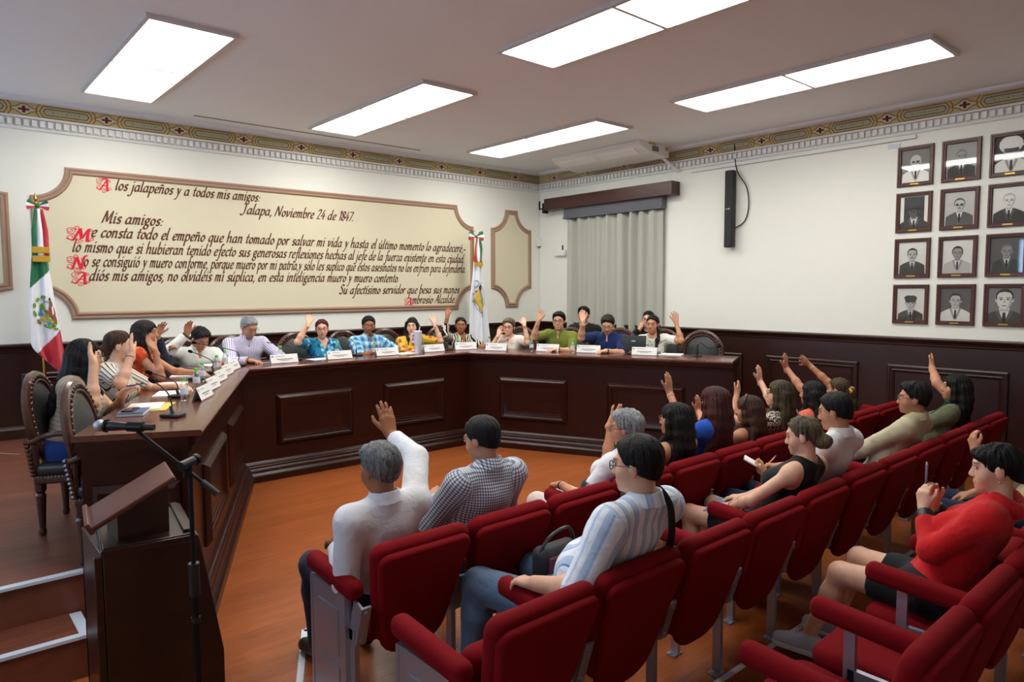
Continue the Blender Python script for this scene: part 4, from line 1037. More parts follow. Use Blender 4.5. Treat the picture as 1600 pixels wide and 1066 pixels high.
for k, ((x, y), h) in MC.items():
    t = thing('gooseneck_microphone', 'black gooseneck microphone ' + MW[k], 'microphone', (x, y, ZT), 0, 'gooseneck microphones on the bench')
    H = Vector(h) - Vector((x, y, ZT)); dirxy = Vector((H.x, H.y, 0)).normalized()
    g = MB(); a_ = math.atan2(dirxy.y, dirxy.x)
    if k == 'o': g.lathe([(.06, 0), (.06, .012), (.02, .02), (.014, .12), (.008, .14)], n=16)
    else: g.rbox((0, 0, .012), (.13, .09, .022), .008, rz(a_)); g.cyl((0, 0, .02), dirxy * .015 + Vector((0, 0, .07)), .013, .008, 10)
    g.build('base', M_black, t)
    z0 = .13 if k == 'o' else .065
    p = curve_pts([(0, 0, z0), (dirxy * .02 if k != 'o' else dirxy * .05) + Vector((0, 0, max(z0 + .03, H.z * .62))), H * .55 + Vector((0, 0, H.z * .30)), H], 8)
    g = MB(); g.tube(p, .0045, 6); g.build('gooseneck', M_black, t)
    g = MB(); dd = (p[-1] - p[-2]).normalized(); g.tube([H - dd * .012, H, H + dd * .02, H + dd * .038, H + dd * .044], [.006, .013, .0155, .013, .005], 10); g.build('windscreen', M_foam, t)
def sheet(name, lab, cat, x, y, w, d, a, z=0, h=.004, m=None, group=None):
    g = MB(); g.box((0, 0, h / 2), (w, d, h)); o = g.build(name, m or M_paper, None, smooth=0, loc=(x, y, ZT + z)); o.rotation_euler = (0, 0, math.radians(a)); tag(o, lab, cat, group); return o
M_yel = plain('manila', S(226, 196, 92), .7); M_bluebk = plain('blue_cover', S(62, 92, 140), .5); M_darkbk = plain('dark_cover', S(38, 40, 44), .5)
sheet('manila_envelope', 'yellow envelope lying under the white papers at the left end of the bench', 'envelope', 1.23, 5.18, .34, .25, 64, 0, .003, M_yel)
sheet('paper_stack', 'white papers on the yellow envelope at the left end of the bench', 'papers', 1.20, 5.20, .30, .21, 70, .004, .006)
bk = thing('notebook', 'white paged notebook at the left end of the bench', 'notebook', (1.075, 4.965, ZT), math.radians(66))
g = MB(); g.box((0, 0, .012), (.205, .15, .018)); g.build('pages', M_paper, bk, smooth=0)
g = MB(); g.box((0, 0, .023), (.21, .155, .003)); g.box((0, 0, .0015), (.21, .155, .003)); g.build('cover', M_bluebk, bk, smooth=0)
ph_ = thing('smartphone', 'black smartphone lying on the notebook', 'phone', (1.06, 4.975, ZT + .0255), math.radians(60))
g = MB(); g.rbox((0, 0, .004), (.15, .072, .008), .004); g.build('case', M_black, ph_); g = MB(); g.box((0, 0, .0083), (.14, .064, .0006)); g.build('screen', plain('phone_glass', S(20, 22, 30), .08, spec=.8), ph_, smooth=0)
sheet('paper_stack', 'white papers in front of the woman in the striped blouse', 'papers', 1.50, 5.72, .30, .21, 66, 0, .012)
sheet('paper_stack', 'white papers in front of the woman in orange', 'papers', 1.66, 6.28, .30, .21, 66, 0, .01)
sheet('paper_stack', 'white papers in front of the man in the dark jacket', 'papers', 1.95, 6.95, .30, .21, 66, 0, .01)
sheet('paper_stack', 'white papers under the hand of the man in the white shirt', 'papers', 2.48, 7.66, .30, .21, 10, 0, .014)
sheet('paper_stack', 'white papers beside the tall tumbler', 'papers', 4.70, 7.45, .29, .21, 8, 0, .004)
sheet('paper_stack', 'papers at the right of the last name card', 'papers', 6.95, 5.03, .29, .21, -65, 0, .012)
sheet('paper_sheet', 'papers under the hand of the woman in teal', 'papers', 3.62, 7.52, .29, .20, 5, 0, .004)
sheet('tablet', 'dark tablet in front of the woman in black and white', 'tablet', 5.38, 7.49, .20, .13, 0, 0, .01, M_black)
nb = thing('notebook', 'dark covered notebook under the hands of the grey haired man', 'notebook', (2.93, 7.56, ZT), 0)
g = MB(); g.box((0, 0, .012), (.20, .15, .016)); g.build('pages', M_paper, nb, smooth=0); g = MB(); g.box((0, 0, .022), (.21, .16, .004)); g.box((0, 0, .002), (.21, .16, .004)); g.build('cover', M_darkbk, nb, smooth=0)
tm = thing('tumbler', 'tall pale lilac tumbler with handle before the woman in yellow', 'tumbler', (4.89, 7.42, ZT))
M_tum = plain('lilac_enamel', S(206, 208, 228), .35)
g = MB(); g.lathe([(.036, 0), (.038, .005), (.038, .09), (.05, .12), (.052, .125), (.052, .26)], n=20); g.build('cup', M_tum, tm)
g = MB(); g.lathe([(.055, .258), (.055, .275), (.045, .282)], n=20); g.cyl((.02, 0, .28), (.035, 0, .33), .006, n=8); g.build('lid', M_tum, tm)
g = MB(); g.tube(curve_pts([(-.05, 0, .245), (-.09, 0, .24), (-.10, 0, .20), (-.09, 0, .15), (-.05, 0, .14)], 5), .009, 8); g.build('handle', M_tum, tm)
lp = thing('laptop', 'open black laptop in front of the woman in the white top', 'laptop', (6.86, 5.52, ZT), math.atan2(nR.y, nR.x) + math.pi / 2)
g = MB(); g.rbox((0, .12, .008), (.31, .21, .014), .006); g.build('keyboard_base', M_black, lp); g = MB(); g.rbox((0, -.005, .115), (.31, .01, .21), .004, Matrix.Rotation(math.radians(-8), 3, 'X')); g.build('screen_lid', M_black, lp)
g = MB(); g.box((0, -.024, .15), (.05, .002, .014), Matrix.Rotation(math.radians(-8), 3, 'X')); g.build('lid_mark', M_alu, lp, smooth=0)
fc = MB().tube(curve_pts([(.36, D - .06, .52), (.34, 8.6, .462), (.6, 8.2, .457), (.75, 8.0, .457)], 6), .006, 6)
tag(fc.build('floor_cable', plain('cable_tan', S(150, 130, 96), .6)), 'thin pale cable lying on the platform floor near the back wall', 'cable')
# ---------------------------------------------------------------- people: distance fields meshed into smooth surfaces
F32 = np.float32
def cap(a, b, ra, rb=None, k=.02, op='+', cut=False, cuta=False): return ('c', np.array(a, F32), np.array(b, F32), ra, ra if rb is None else rb, k, op, cut, cuta)
def eli(c, r, R=None, k=.02, op='+'): return ('e', np.array(c, F32), np.array(r, F32), None if R is None else np.array(R, F32), k, op)
def pla(n, o, k=.004): n = np.array(n, F32); return ('p', n / np.linalg.norm(n), o, k, 'i')      # keeps n.x < o
def prim_box(p):
    if p[0] == 'c': r = max(p[3], p[4]); return np.minimum(p[1], p[2]) - r, np.maximum(p[1], p[2]) + r
    if p[0] == 'e': r = p[2].max(); return p[1] - r, p[1] + r
    return None
def pdist(p, x, y, z):
    if p[0] == 'c':
        a, b = p[1], p[2]; d = b - a; L2 = float(d @ d) + 1e-9
        qx, qy, qz = x - a[0], y - a[1], z - a[2]
        t0 = (qx * d[0] + qy * d[1] + qz * d[2]) / L2
        t = t0
        if not p[7]: t = np.minimum(t, 1)
        if not p[8]: t = np.maximum(t, 0)
        D_ = np.sqrt((qx - t * d[0]) ** 2 + (qy - t * d[1]) ** 2 + (qz - t * d[2]) ** 2) - (p[3] + np.clip(t, 0, 1) * (p[4] - p[3]))
        if p[7]: D_ = np.maximum(D_, (t0 - 1) * math.sqrt(L2))
        if p[8]: D_ = np.maximum(D_, -t0 * math.sqrt(L2))
        return D_
    if p[0] == 'e':
        qx, qy, qz = x - p[1][0], y - p[1][1], z - p[1][2]
        if p[3] is not None:
            R = p[3]
            qx, qy, qz = qx * R[0, 0] + qy * R[0, 1] + qz * R[0, 2], qx * R[1, 0] + qy * R[1, 1] + qz * R[1, 2], qx * R[2, 0] + qy * R[2, 1] + qz * R[2, 2]
        r = p[2]
        k0 = np.sqrt((qx / r[0]) ** 2 + (qy / r[1]) ** 2 + (qz / r[2]) ** 2); k1 = np.sqrt((qx / r[0] ** 2) ** 2 + (qy / r[1] ** 2) ** 2 + (qz / r[2] ** 2) ** 2)
        return k0 * (k0 - 1) / np.maximum(k1, 1e-6)
    return x * p[1][0] + y * p[1][1] + z * p[1][2] - p[2]
def field_mesh(prims, h, maxcells=9e6):
    bs = [prim_box(p) for p in prims if p[0] != 'p' and p[-1 if p[0] == 'e' else 6] == '+']
    lo = np.min([b[0] for b in bs], 0) - 2.5 * h; hi = np.max([b[1] for b in bs], 0) + 2.5 * h
    n = np.ceil((hi - lo) / h).astype(int) + 1
    ax = [lo[i] + h * np.arange(n[i], dtype=F32) for i in range(3)]
    D_ = np.full(n, .3, F32)
    for p in prims:
        k = p[5] if p[0] == 'c' else (p[4] if p[0] == 'e' else p[3])
        op = p[6] if p[0] == 'c' else p[-1]
        if p[0] == 'p': sl = (slice(None),) * 3
        else:
            a, b = prim_box(p); m = k + 2.5 * h + .004
            i0 = np.maximum(((a - m - lo) / h).astype(int), 0); i1 = np.minimum(((b + m - lo) / h).astype(int) + 2, n)
            if (i1 <= i0).any(): continue
            sl = tuple(slice(int(q), int(w)) for q, w in zip(i0, i1))
        d = pdist(p, ax[0][sl[0]][:, None, None], ax[1][sl[1]][None, :, None], ax[2][sl[2]][None, None, :])
        A = D_[sl]
        if op == '+': hh = np.maximum(k - np.abs(A - d), 0) / k; A = np.minimum(A, d) - hh * hh * k * .25
        else:
            if op == '-': d = -d
            hh = np.maximum(k - np.abs(A - d), 0) / k; A = np.maximum(A, d) + hh * hh * k * .25
        D_[sl] = A
    return surf_net(D_, lo, h)
def surf_net(D_, lo, h):
    s = D_ < 0
    c = [s[i:s.shape[0] - 1 + i, j:s.shape[1] - 1 + j, k:s.shape[2] - 1 + k] for i in (0, 1) for j in (0, 1) for k in (0, 1)]
    a_ = c[0].copy(); o_ = c[0].copy()
    for q in c[1:]: a_ &= q; o_ |= q
    act = o_ & ~a_
    idx = np.full(act.shape, -1, np.int64); ijk = np.argwhere(act); idx[act] = np.arange(len(ijk))
    acc = np.zeros((len(ijk), 3)); cnt = np.zeros(len(ijk))
    for ax in range(3):
        for u in (0, 1):
            for w in (0, 1):
                o0 = [0, 0, 0]; oth = [q for q in range(3) if q != ax]; o0[oth[0]] = u; o0[oth[1]] = w; o1 = list(o0); o1[ax] = 1
                da = D_[ijk[:, 0] + o0[0], ijk[:, 1] + o0[1], ijk[:, 2] + o0[2]]; db = D_[ijk[:, 0] + o1[0], ijk[:, 1] + o1[1], ijk[:, 2] + o1[2]]
                m = (da < 0) != (db < 0); t = np.where(m, da / np.where(m, da - db, 1), 0)
                P = np.array(o0, float)[None, :].repeat(len(ijk), 0); P[:, ax] = t
                acc[m] += P[m]; cnt[m] += 1
    V = lo + (ijk + acc / cnt[:, None]) * h
    Q = []
    for ax in range(3):
        oth = [(ax + 1) % 3, (ax + 2) % 3]
        sl0 = [slice(1, q - 1) for q in D_.shape]; sl0[ax] = slice(0, D_.shape[ax] - 1); sl1 = list(sl0); sl1[ax] = slice(1, D_.shape[ax])
        A, B = s[tuple(sl0)], s[tuple(sl1)]
        for flip, m in ((False, A & ~B), (True, ~A & B)):
            e = np.argwhere(m)
            if not len(e): continue
            e = e + np.array([0 if q == ax else 1 for q in range(3)])
            def cell(du, dw):
                f = e.copy(); f[:, oth[0]] -= du; f[:, oth[1]] -= dw
                return idx[f[:, 0], f[:, 1], f[:, 2]]
            q = np.stack([cell(1, 1), cell(0, 1), cell(0, 0), cell(1, 0)], 1)
            Q.append(q[:, ::-1] if flip else q)
    Q = np.concatenate(Q); return V, Q[(Q >= 0).all(1)]
def np_mesh(name, V, Q, mat, parent, colour=None, pc=None, off=None):
    me = bpy.data.meshes.new(name)
    if off is not None: V = V - np.array(off)
    me.vertices.add(len(V)); me.vertices.foreach_set('co', np.ascontiguousarray(V, F32).ravel())
    me.loops.add(len(Q) * 4); me.loops.foreach_set('vertex_index', np.ascontiguousarray(Q, np.int32).ravel())
    me.polygons.add(len(Q)); me.polygons.foreach_set('loop_start', np.arange(len(Q), dtype=np.int32) * 4)
    me.update(calc_edges=True); me.polygons.foreach_set('use_smooth', np.ones(len(Q), bool))
    if colour is not None:
        a = me.attributes.new('Col', 'FLOAT_COLOR', 'POINT'); a.data.foreach_set('color', np.ascontiguousarray(colour, F32).ravel())
    if pc is not None:
        a = me.attributes.new('pc', 'FLOAT_VECTOR', 'POINT'); a.data.foreach_set('vector', np.ascontiguousarray(pc, F32).ravel())
    me.materials.append(mat); me.validate()
    o = bpy.data.objects.new(name, me); link(o, parent); return o
def nrm(v): v = np.array(v, float); return v / (np.linalg.norm(v) + 1e-9)
# skin, hair, cloth materials
t = NT('skin'); a = t.n('ShaderNodeAttribute', attribute_name='Col'); v = t.coord('Object'); f = t.noise(v, 40, 3)
mx = t.n('ShaderNodeMix', data_type='RGBA', blend_type='MULTIPLY'); mx.inputs[0].default_value = .35; t.put(mx.inputs[6], a.outputs['Color']); t.put(mx.inputs[7], t.ramp(f, [(.3, (.78, .74, .72, 1)), (.7, (1.1, 1.1, 1.1, 1))]))
t.set(mx.outputs[2], .5, spec=.4); t.b.inputs['Subsurface Weight'].default_value = .12; t.b.inputs['Subsurface Radius'].default_value = (.012, .005, .003); t.bump(t.noise(v, 260, 2), .08, .001); M_skin = t.m
HAIRM = {}
def hair_mat(key, c1, c2, long):
    if key in HAIRM: return HAIRM[key]
    t = NT('hair_' + key); v = t.coord('Object', (70, 70, 5) if long else (60, 60, 34)); f = t.noise(v, 1.6, 4, .6, .6); g = t.noise(t.coord('Object', (9, 9, 2)), 1, 2)
    c = t.ramp(t.math('ADD', t.math('MULTIPLY', f, .65), t.math('MULTIPLY', g, .4)), [(.36, c1), (.68, c2)])
    t.set(c, .5, spec=.22); t.bump(f, .9, .008); HAIRM[key] = t.m; return t.m
HC = {'black': (S(9, 8, 9), S(26, 23, 24)), 'dark': (S(18, 13, 11), S(46, 35, 30)), 'brown': (S(40, 24, 18), S(84, 54, 38)), 'red': (S(38, 16, 16), S(84, 38, 34)), 'grey': (S(92, 94, 98), S(176, 178, 180)), 'saltpep': (S(58, 58, 60), S(140, 140, 140)),
      'streak': (S(22, 18, 16), S(92, 78, 52)), 'greybrown': (S(74, 62, 52), S(130, 114, 96)), 'burgundy': (S(50, 14, 20), S(96, 34, 40)), 'streaklight': (S(40, 34, 28), S(130, 118, 92))}
def cloth(name, kind, *cs, sc=1.0, rough=.85):
    if name in MATS: return MATS[name]
    t = NT(name); pc = t.coord('pc', (sc, sc, sc)); ob = t.coord('Object')
    sep = t.n('ShaderNodeSeparateXYZ'); t.put(sep.inputs[0], pc); x, y, z = sep.outputs
    def band(c, per, duty): return t.math('LESS_THAN', t.math('FRACT', t.math('DIVIDE', c, per)), duty)
    if kind == 'plain': col = t.mix(t.math('MULTIPLY', t.noise(ob, 7, 3), .18), cs[0], tuple(q * .75 for q in cs[0][:3]) + (1,))
    elif kind == 'stripe_v': col = t.mix(band(x, .018, .3), cs[0], cs[1])
    elif kind == 'stripe_wide': col = t.mix(t.math('MULTIPLY', band(x, .06, .42), .8), t.mix(band(x, .0615, .08), cs[0], cs[2]), cs[1])
    elif kind == 'stripe_h': col = t.mix(band(z, .02, .3), cs[0], cs[1])
    elif kind == 'check':
        s_ = t.math('ADD', band(x, .015, .42), band(z, .015, .42)); col = t.ramp(t.math('MULTIPLY', s_, .5), [(.2, cs[0]), (.45, cs[1]), (.9, cs[2])])
    elif kind == 'plaid':
        b1 = t.math('MULTIPLY', band(x, .085, .45), .5); b2 = t.math('MULTIPLY', band(z, .085, .45), .5)
        c1 = t.ramp(t.math('ADD', b1, b2), [(.2, cs[0]), (.5, cs[1]), (.95, cs[2])])
        col = t.mix(t.math('MULTIPLY', t.math('MAXIMUM', band(x, .0425, .07), band(z, .0425, .07)), .8), c1, cs[3])
    else:
        vo = t.n('ShaderNodeTexVoronoi', feature='F1' if kind in ('floral', 'spots') else 'DISTANCE_TO_EDGE'); t.put(vo.inputs['Vector'], ob)
        vo.inputs['Scale'].default_value = {'floral': 17, 'spots': 60, 'leopard': 62}.get(kind, 30)
        d = vo.outputs['Distance']
        if kind == 'floral':
            pt = t.n('ShaderNodeSeparateColor'); t.put(pt.inputs[0], vo.outputs['Color'])
            inner = t.ramp(d, [(0, cs[3]), (.12, cs[2]), (.3, cs[2]), (.42, cs[0])], True); base = t.mix(t.math('GREATER_THAN', t.noise(ob, 16, 2), .52), cs[0], cs[1]); col = t.mix(t.math('MULTIPLY', t.math('LESS_THAN', d, .42), t.math('GREATER_THAN', pt.outputs[0], .35)), base, inner)
        elif kind == 'spots': col = t.ramp(d, [(0, cs[1]), (.3, cs[0])], True)
        elif kind == 'leopard': col = t.ramp(d, [(0, cs[0]), (.13, cs[1])], True)
        elif kind == 'zebra':
            w = t.n('ShaderNodeTexWave'); t.put(w.inputs['Vector'], ob); w.inputs['Scale'].default_value = 7; w.inputs['Distortion'].default_value = 9; w.inputs['Detail'].default_value = 1.5; w.inputs['Detail Scale'].default_value = 1.3
            col = t.ramp(w.outputs['Fac'], [(0, cs[0]), (.5, cs[1])], True)
    t.set(col, rough, spec=.25, sheen=.1); n1 = t.noise(ob, 11, 3, .55, .4); n2 = t.noise(ob, 500, 1)
    t.bump(t.math('ADD', n1, t.math('MULTIPLY', n2, .03)), .55, .025); MATS[name] = t.m; return t.m
M_eye = plain('eye_white', S(196, 186, 180), .3); M_iris = plain('eye_iris', S(34, 22, 16), .2); M_lens = plain('spectacle_frame', S(30, 26, 28), .35); M_lensr = plain('spectacle_frame_red', S(110, 24, 40), .35); M_wire = plain('spectacle_wire', S(120, 110, 100), .3, .8)
SK = {'light': S(224, 176, 148), 'fair': S(216, 166, 136), 'tan': S(190, 134, 102), 'brown': S(158, 102, 72), 'dark': S(122, 76, 52)}
def hand_prims(Wp, fz, py_, side, s, curl=.15, spread=1.0, thumb=1.0):
    fz = nrm(fz); py_ = np.array(py_, float); py_ = nrm(py_ - fz * (py_ @ fz)); tx = np.cross(fz, py_) * (1 if side == 'R' else -1)
    def P(x, y, z): return np.array(Wp) + s * (tx * x + py_ * y + fz * z)
    pr = [cap(P(0, 0, -.045), P(0, 0, .012), .024 * s, .023 * s, .012)]
    kn = [(.030, .086, .070, .0092), (.010, .091, .079, .0096), (-.010, .087, .073, .0092), (-.028, .077, .057, .0080)]
    for (kx, kz, L, r), bx in zip(kn, (.016, .006, -.005, -.014)): pr.append(cap(P(bx, 0, .012), P(kx, 0, kz), .0155 * s, .0120 * s, .014))
    pr.append(cap(P(.018, .008, .02), P(.026, .008, .05), .014 * s, .012 * s, .012)); pr.append(cap(P(-.02, .007, .02), P(-.025, .006, .055), .012 * s, .011 * s, .012))
    for i, (kx, kz, L, r) in enumerate(kn):
        an = (.16, .04, -.07, -.2)[i] * spread; p = np.array([kx, 0, kz]); tilt = curl * (.7 + .12 * i)
        for j, fr in enumerate((.45, .31, .24)):
            d = np.array([math.sin(an) * math.cos(tilt), math.sin(tilt), math.cos(an) * math.cos(tilt)]); q = p + d * L * fr
            pr.append(cap(P(*p), P(*q), r * s * (1 - .06 * j), r * s * (.94 - .08 * j), .006 if j else .009)); p = q; tilt += curl * (1.1 if j == 0 else .8)
    a = np.array([.020, .004, .026]); b = np.array([.044, .012, .058]) if thumb > .6 else np.array([.034, .022, .056])
    c = b + np.array([.020 * thumb, .006 + .012 * (1 - thumb), .026]); e = c + np.array([.008 * thumb - .004, .004, .024])
    pr += [cap(P(*a), P(*b), .0145 * s, .0118 * s, .012), cap(P(*b), P(*c), .0112 * s, .0098 * s, .007), cap(P(*c), P(*e), .0098 * s, .0078 * s, .006)]
    return pr
def ik(Sh, Wr, hint, l1, l2):
    Sh, Wr, hint = map(lambda q: np.array(q, float), (Sh, Wr, hint)); d = Wr - Sh; L = np.linalg.norm(d); u = d / L
    if L > (l1 + l2) * .995: k = L / (l1 + l2) * 1.006; l1 *= k; l2 *= k
    a = (l1 * l1 - l2 * l2 + L * L) / (2 * L); hgt = math.sqrt(max(l1 * l1 - a * a, 1e-6)); w = hint - Sh; w = w - u * (w @ u)
    w = nrm(w) if np.linalg.norm(w) > 1e-4 else nrm(np.cross(u, (0, 0, 1)))
    return Sh + u * a + w * hgt
def person(key, label, pel, head, face, gaze, arms, skin='tan', hair=('short', 'black'), top=None, sleeve=.5, pants=None, s=1.0, fem=False, girth=1.0, h=.008, glasses=None, roll=0, zfloor=0.0, legs='sit', neck=.062, vneck=0, collar=False, bare_legs=False,
           group=None, beard=None, extra=None, knees=None, shoes=None, name='person', lips=None):
    pel, head, face = np.array(pel, float), np.array(head, float), nrm(face)
    root = thing(name, label, 'person', (pel[0], pel[1], zfloor), 0, group); org = np.array([pel[0], pel[1], zfloor])
    r = nrm(np.cross(face, (0, 0, 1))); g = nrm(gaze); hr = nrm(np.cross(g, (0, 0, 1))); hu = np.cross(hr, g)
    if roll: hr, hu = hr * math.cos(roll) + hu * math.sin(roll), hu * math.cos(roll) - hr * math.sin(roll)
    hs = s * (.97 if fem else 1.0)
    N = head - hu * .055 * hs - np.array([0, 0, .095]) * hs - g * .028; sw = (.158 if fem else .182) * s
    tz = nrm(N - pel); ty = nrm(np.cross(tz, r)); tx = r; TL = np.linalg.norm(N - pel)
    def B(x, y, z): return pel + tx * x * s + ty * y * s + tz * z * TL
    RT = np.stack([tx, ty, tz]); gw = girth
    # torso
    body = [eli(B(0, -.01, .02), np.array([.165, .125, .115]) * s * np.array([gw, gw, 1]), RT, .05), eli(B(0, .005, .32), np.array([.135 if fem else .15, .105, .16]) * s * np.array([gw, gw * 1.05, 1]), RT, .05),
            eli(B(0, 0, .66), np.array([.135 if fem else .16, .10, .17]) * s * np.array([(1 + gw) / 2, (1 + gw) / 2, 1]), RT, .05)]
    Sh = {}
    for side, sg in (('L', -1), ('R', 1)):
        q = N - tz * .065 * s + tx * sg * sw - ty * .012
        if side in arms and len(arms[side]) > 2 and arms[side][1][2] > q[2] + .02: q = q + np.array([0, 0, .022]) - tx * sg * .012
        Sh[side] = q
        body += [cap(N - tz * .035 * s + tx * sg * .05 * s, q, .050 * s, .052 * s, .045), cap(B(sg * .07, 0, .72), q - tz * .02, .075 * s, .055 * s, .05)]
        if fem: body.append(eli(B(sg * .068, .085, .60), np.array([.062, .058, .062]) * s * gw, RT, .04))
    neckp = [cap(N - tz * .03, head - hu * .045 * hs - g * .016, (.050 if fem else .058) * s, (.046 if fem else .054) * hs, .03)]
    body += neckp
    armp, bones, cuts = [], [], []
    shirt = [('x',) + tuple(p) for p in []]
    ar = (.040 if fem else .046) * s * (1 + (gw - 1) * .6)
    sl = []
    for side, sg in (('L', -1), ('R', 1)):
        A = arms.get(side)
        if A is None: A = ('rest',)
        if isinstance(A[0], str):      # hand on the thigh
            Wp = pel + face * .30 * s + tx * sg * .12 + np.array([0, 0, .10]); E = pel + tx * sg * .26 * s + face * .02 + np.array([0, 0, .2]); fz = face * .9 - np.array([0, 0, .35]) - tx * sg * .2; pn = (0, 0, -1); cu = .3; spd = .4; th = .8
        else:
            E, Wp, fz, pn = A[0], np.array(A[1], float), A[2], A[3]; cu = A[4] if len(A) > 4 else .12; spd = A[5] if len(A) > 5 else .8; th = A[6] if len(A) > 6 else 1.0
        E = ik(Sh[side], Wp, E, .285 * s, .25 * s); fz = nrm(fz)
        armp += [cap(Sh[side], E, ar * 1.08, ar * .86, .02), cap(E, Wp, ar * .88, ar * .58, .018), eli(E + (Wp - E) * .3, np.array([ar * .9] * 3), None, .02)]
        armp += hand_prims(Wp, fz, pn, side, (.97 * s if not fem else .90 * s) * (A[7] if len(A) > 7 else 1), cu, spd, th)
        bones.append((Sh[side], E)); bones.append((E, Wp))
        if sleeve > 0:
            f1_ = min(sleeve / .5, 1); e1 = Sh[side] + (E - Sh[side]) * f1_; rr_ = ar + (.014 if sleeve < .6 else .014)
            if sleeve <= .5: sl.append(cap(Sh[side], e1, rr_ * 1.1, rr_ * (1.0), .03, '+', True))
            else:
                e2 = E + (Wp - E) * min((sleeve - .5) / .5, 1); sl += [cap(Sh[side], E, rr_ * 1.1, rr_ * .98, .03), cap(E, e2, rr_ * .99, rr_ * (1 - .26 * (sleeve - .5) / .5), .02, '+', True)]
        else: pass
    legp, kne, ank = [], {}, {}
    tr = (.078 if fem else .080) * s * (1 + (gw - 1) * .5)
    for side, sg in (('L', -1), ('R', 1)):
        hip = pel + tx * sg * .09 * s; K = np.array(knees[side][0]) if knees else hip + face * .43 * s + tx * sg * .05 + np.array([0, 0, .02])
        An = np.array(knees[side][1]) if knees else np.array([K[0], K[1], zfloor + .09]) - face * .03
        kne[side], ank[side] = K, An
        legp += [cap(hip, K, tr, tr * .72, .03), cap(K, An, tr * .66, tr * .42, .025), eli(K + (An - K) * .3 - face * .012, np.array([tr * .68] * 3), None, .03)]
    # head
    def H(x, y, z): return head + hs * (hr * x + g * y + hu * z)
    RH = np.stack([hr, g, hu])
    def he(c, rad, k=.02, op='+'): return eli(H(*c), np.array(rad) * hs, RH, k * hs, op)
    def hc(a, b, ra, rb, k=.012, op='+'): return cap(H(*a), H(*b), ra * hs, rb * hs, k * hs, op)
    jw = .9 if fem else 1.0
    hp = [he((0, -.012, .030), (.074, .093, .080)), he((0, .030, -.030), (.060 * jw, .060, .076), .03), he((0, .042, -.076), (.044 * jw, .044, .034), .03), he((0, .078, -.099), (.017, .014, .013), .025)]
    for sg in (-1, 1): hp += [he((sg * .040, .056, -.036), (.022, .022, .026), .03), he((sg * .032, .098, .004), (.019, .014, .012), .014, '-'), he((sg * .077, -.006, -.012), (.009, .019, .031), .010)]
    hp += [hc((-.034, .082, .024), (.034, .082, .024), .010, .010, .02), hc((0, .086, .006), (0, .104, -.030), .0075, .0115, .012), he((0, .098, -.037), (.017, .011, .009), .010), he((0, .090, -.064), (.022, .0095, .006), .010), he((0, .087, -.0755), (.018, .010, .0065), .010)]
    full = body + armp + hp + (legp if bare_legs or pants is None else legp[0:1] + legp[3:4])
    V, Q = field_mesh(full, h)
    # skin colour per point: lips, brows, warm cheeks and palms
    L = (V - head) @ RH.T / hs; base = np.array(SK[skin][:3]); Cc = np.tile(base, (len(V), 1))
    def blend(w, col): Cc[:] = Cc * (1 - w[:, None]) + np.array(col)[None, :] * w[:, None]
    def soft(d, e): return np.clip(.5 - d / e, 0, 1)
    inh = (np.abs(L) < .14).all(1)
    ell_ = lambda c, rad: (np.sqrt((((L - np.array(c)) / np.array(rad)) ** 2).sum(1)) - 1) * min(rad)
    lipc = lips or (tuple(base * np.array([.92, .55, .55])) if fem else tuple(base * np.array([.82, .62, .6])))
    blend(soft(ell_((0, .095, -.0695), (.023, .03, .0115)), .004) * inh * .9, lipc)
    for sg in (-1, 1):
        blend(soft(ell_((sg * .033, .09, .028), (.021, .03, .0052)), .004) * inh * .85, HC[hair[1]][0][:3] if hair[1] not in ('grey',) else S(90, 90, 90)[:3])
        blend(soft(ell_((sg * .042, .08, -.034), (.024, .04, .022)), .03) * inh * .22, base * np.array([1.05, .72, .68]))
        blend(soft(ell_((sg * .032, .088, .004), (.017, .02, .0075)), .004) * inh * .7, base * .35)
    if beard: blend(np.clip(.5 - (L[:, 2] + .05 - .25 * np.abs(L[:, 0])) / .03, 0, 1) * inh * (L[:, 1] > -.02) * (L[:, 2] > -.125) * beard[0], beard[1])
    if beard and len(beard) > 2: blend(soft(ell_((0, .1, -.052), (.028, .03, .008)), .004) * inh * .8, beard[1])
    o = np_mesh('body', V, Q, M_skin, root, np.concatenate([Cc, np.ones((len(V), 1))], 1), None, org)
    # eyes
    for sg in (-1, 1):
        e = MB(); c = Vector(H(sg * .032, .0865, .004) - org); RM = Matrix((Vector(hr), Vector(g), Vector(hu))).transposed(); e.ball(c, (.0125 * hs, .0065 * hs, .0052 * hs), 6, RM)
        e.ball(c + Vector(g) * .0034 * hs, (.0058 * hs, .0045 * hs, .0056 * hs), 5, RM, mi=1); e.build('eye', [M_eye, M_iris], root)
    if glasses:
        gm = MB(); mt = {'dark': M_lens, 'red': M_lensr, 'wire': M_wire}[glasses]
        for sg in (-1, 1):
            c = np.array([sg * .033, .104, .002]); gm.tube([Vector(H(*(c + np.array([.024 * math.cos(a), -.004 * abs(math.cos(a)), .018 * math.sin(a)]))) - org) for a in np.linspace(0, 2 * math.pi, 16, False)], .0022 * hs if glasses != 'wire' else .0014, 5, True)
            gm.tube([Vector(H(sg * .057, .098, .006) - org), Vector(H(sg * .076, .06, .008) - org), Vector(H(sg * .083, -.005, .004) - org)], .0022, 5)
        gm.tube([Vector(H(-.009, .106, .006) - org), Vector(H(.009, .106, .006) - org)], .002, 5); gm.build('glasses', mt, root)
    # clothes
    allb = [(pel, N)] + bones
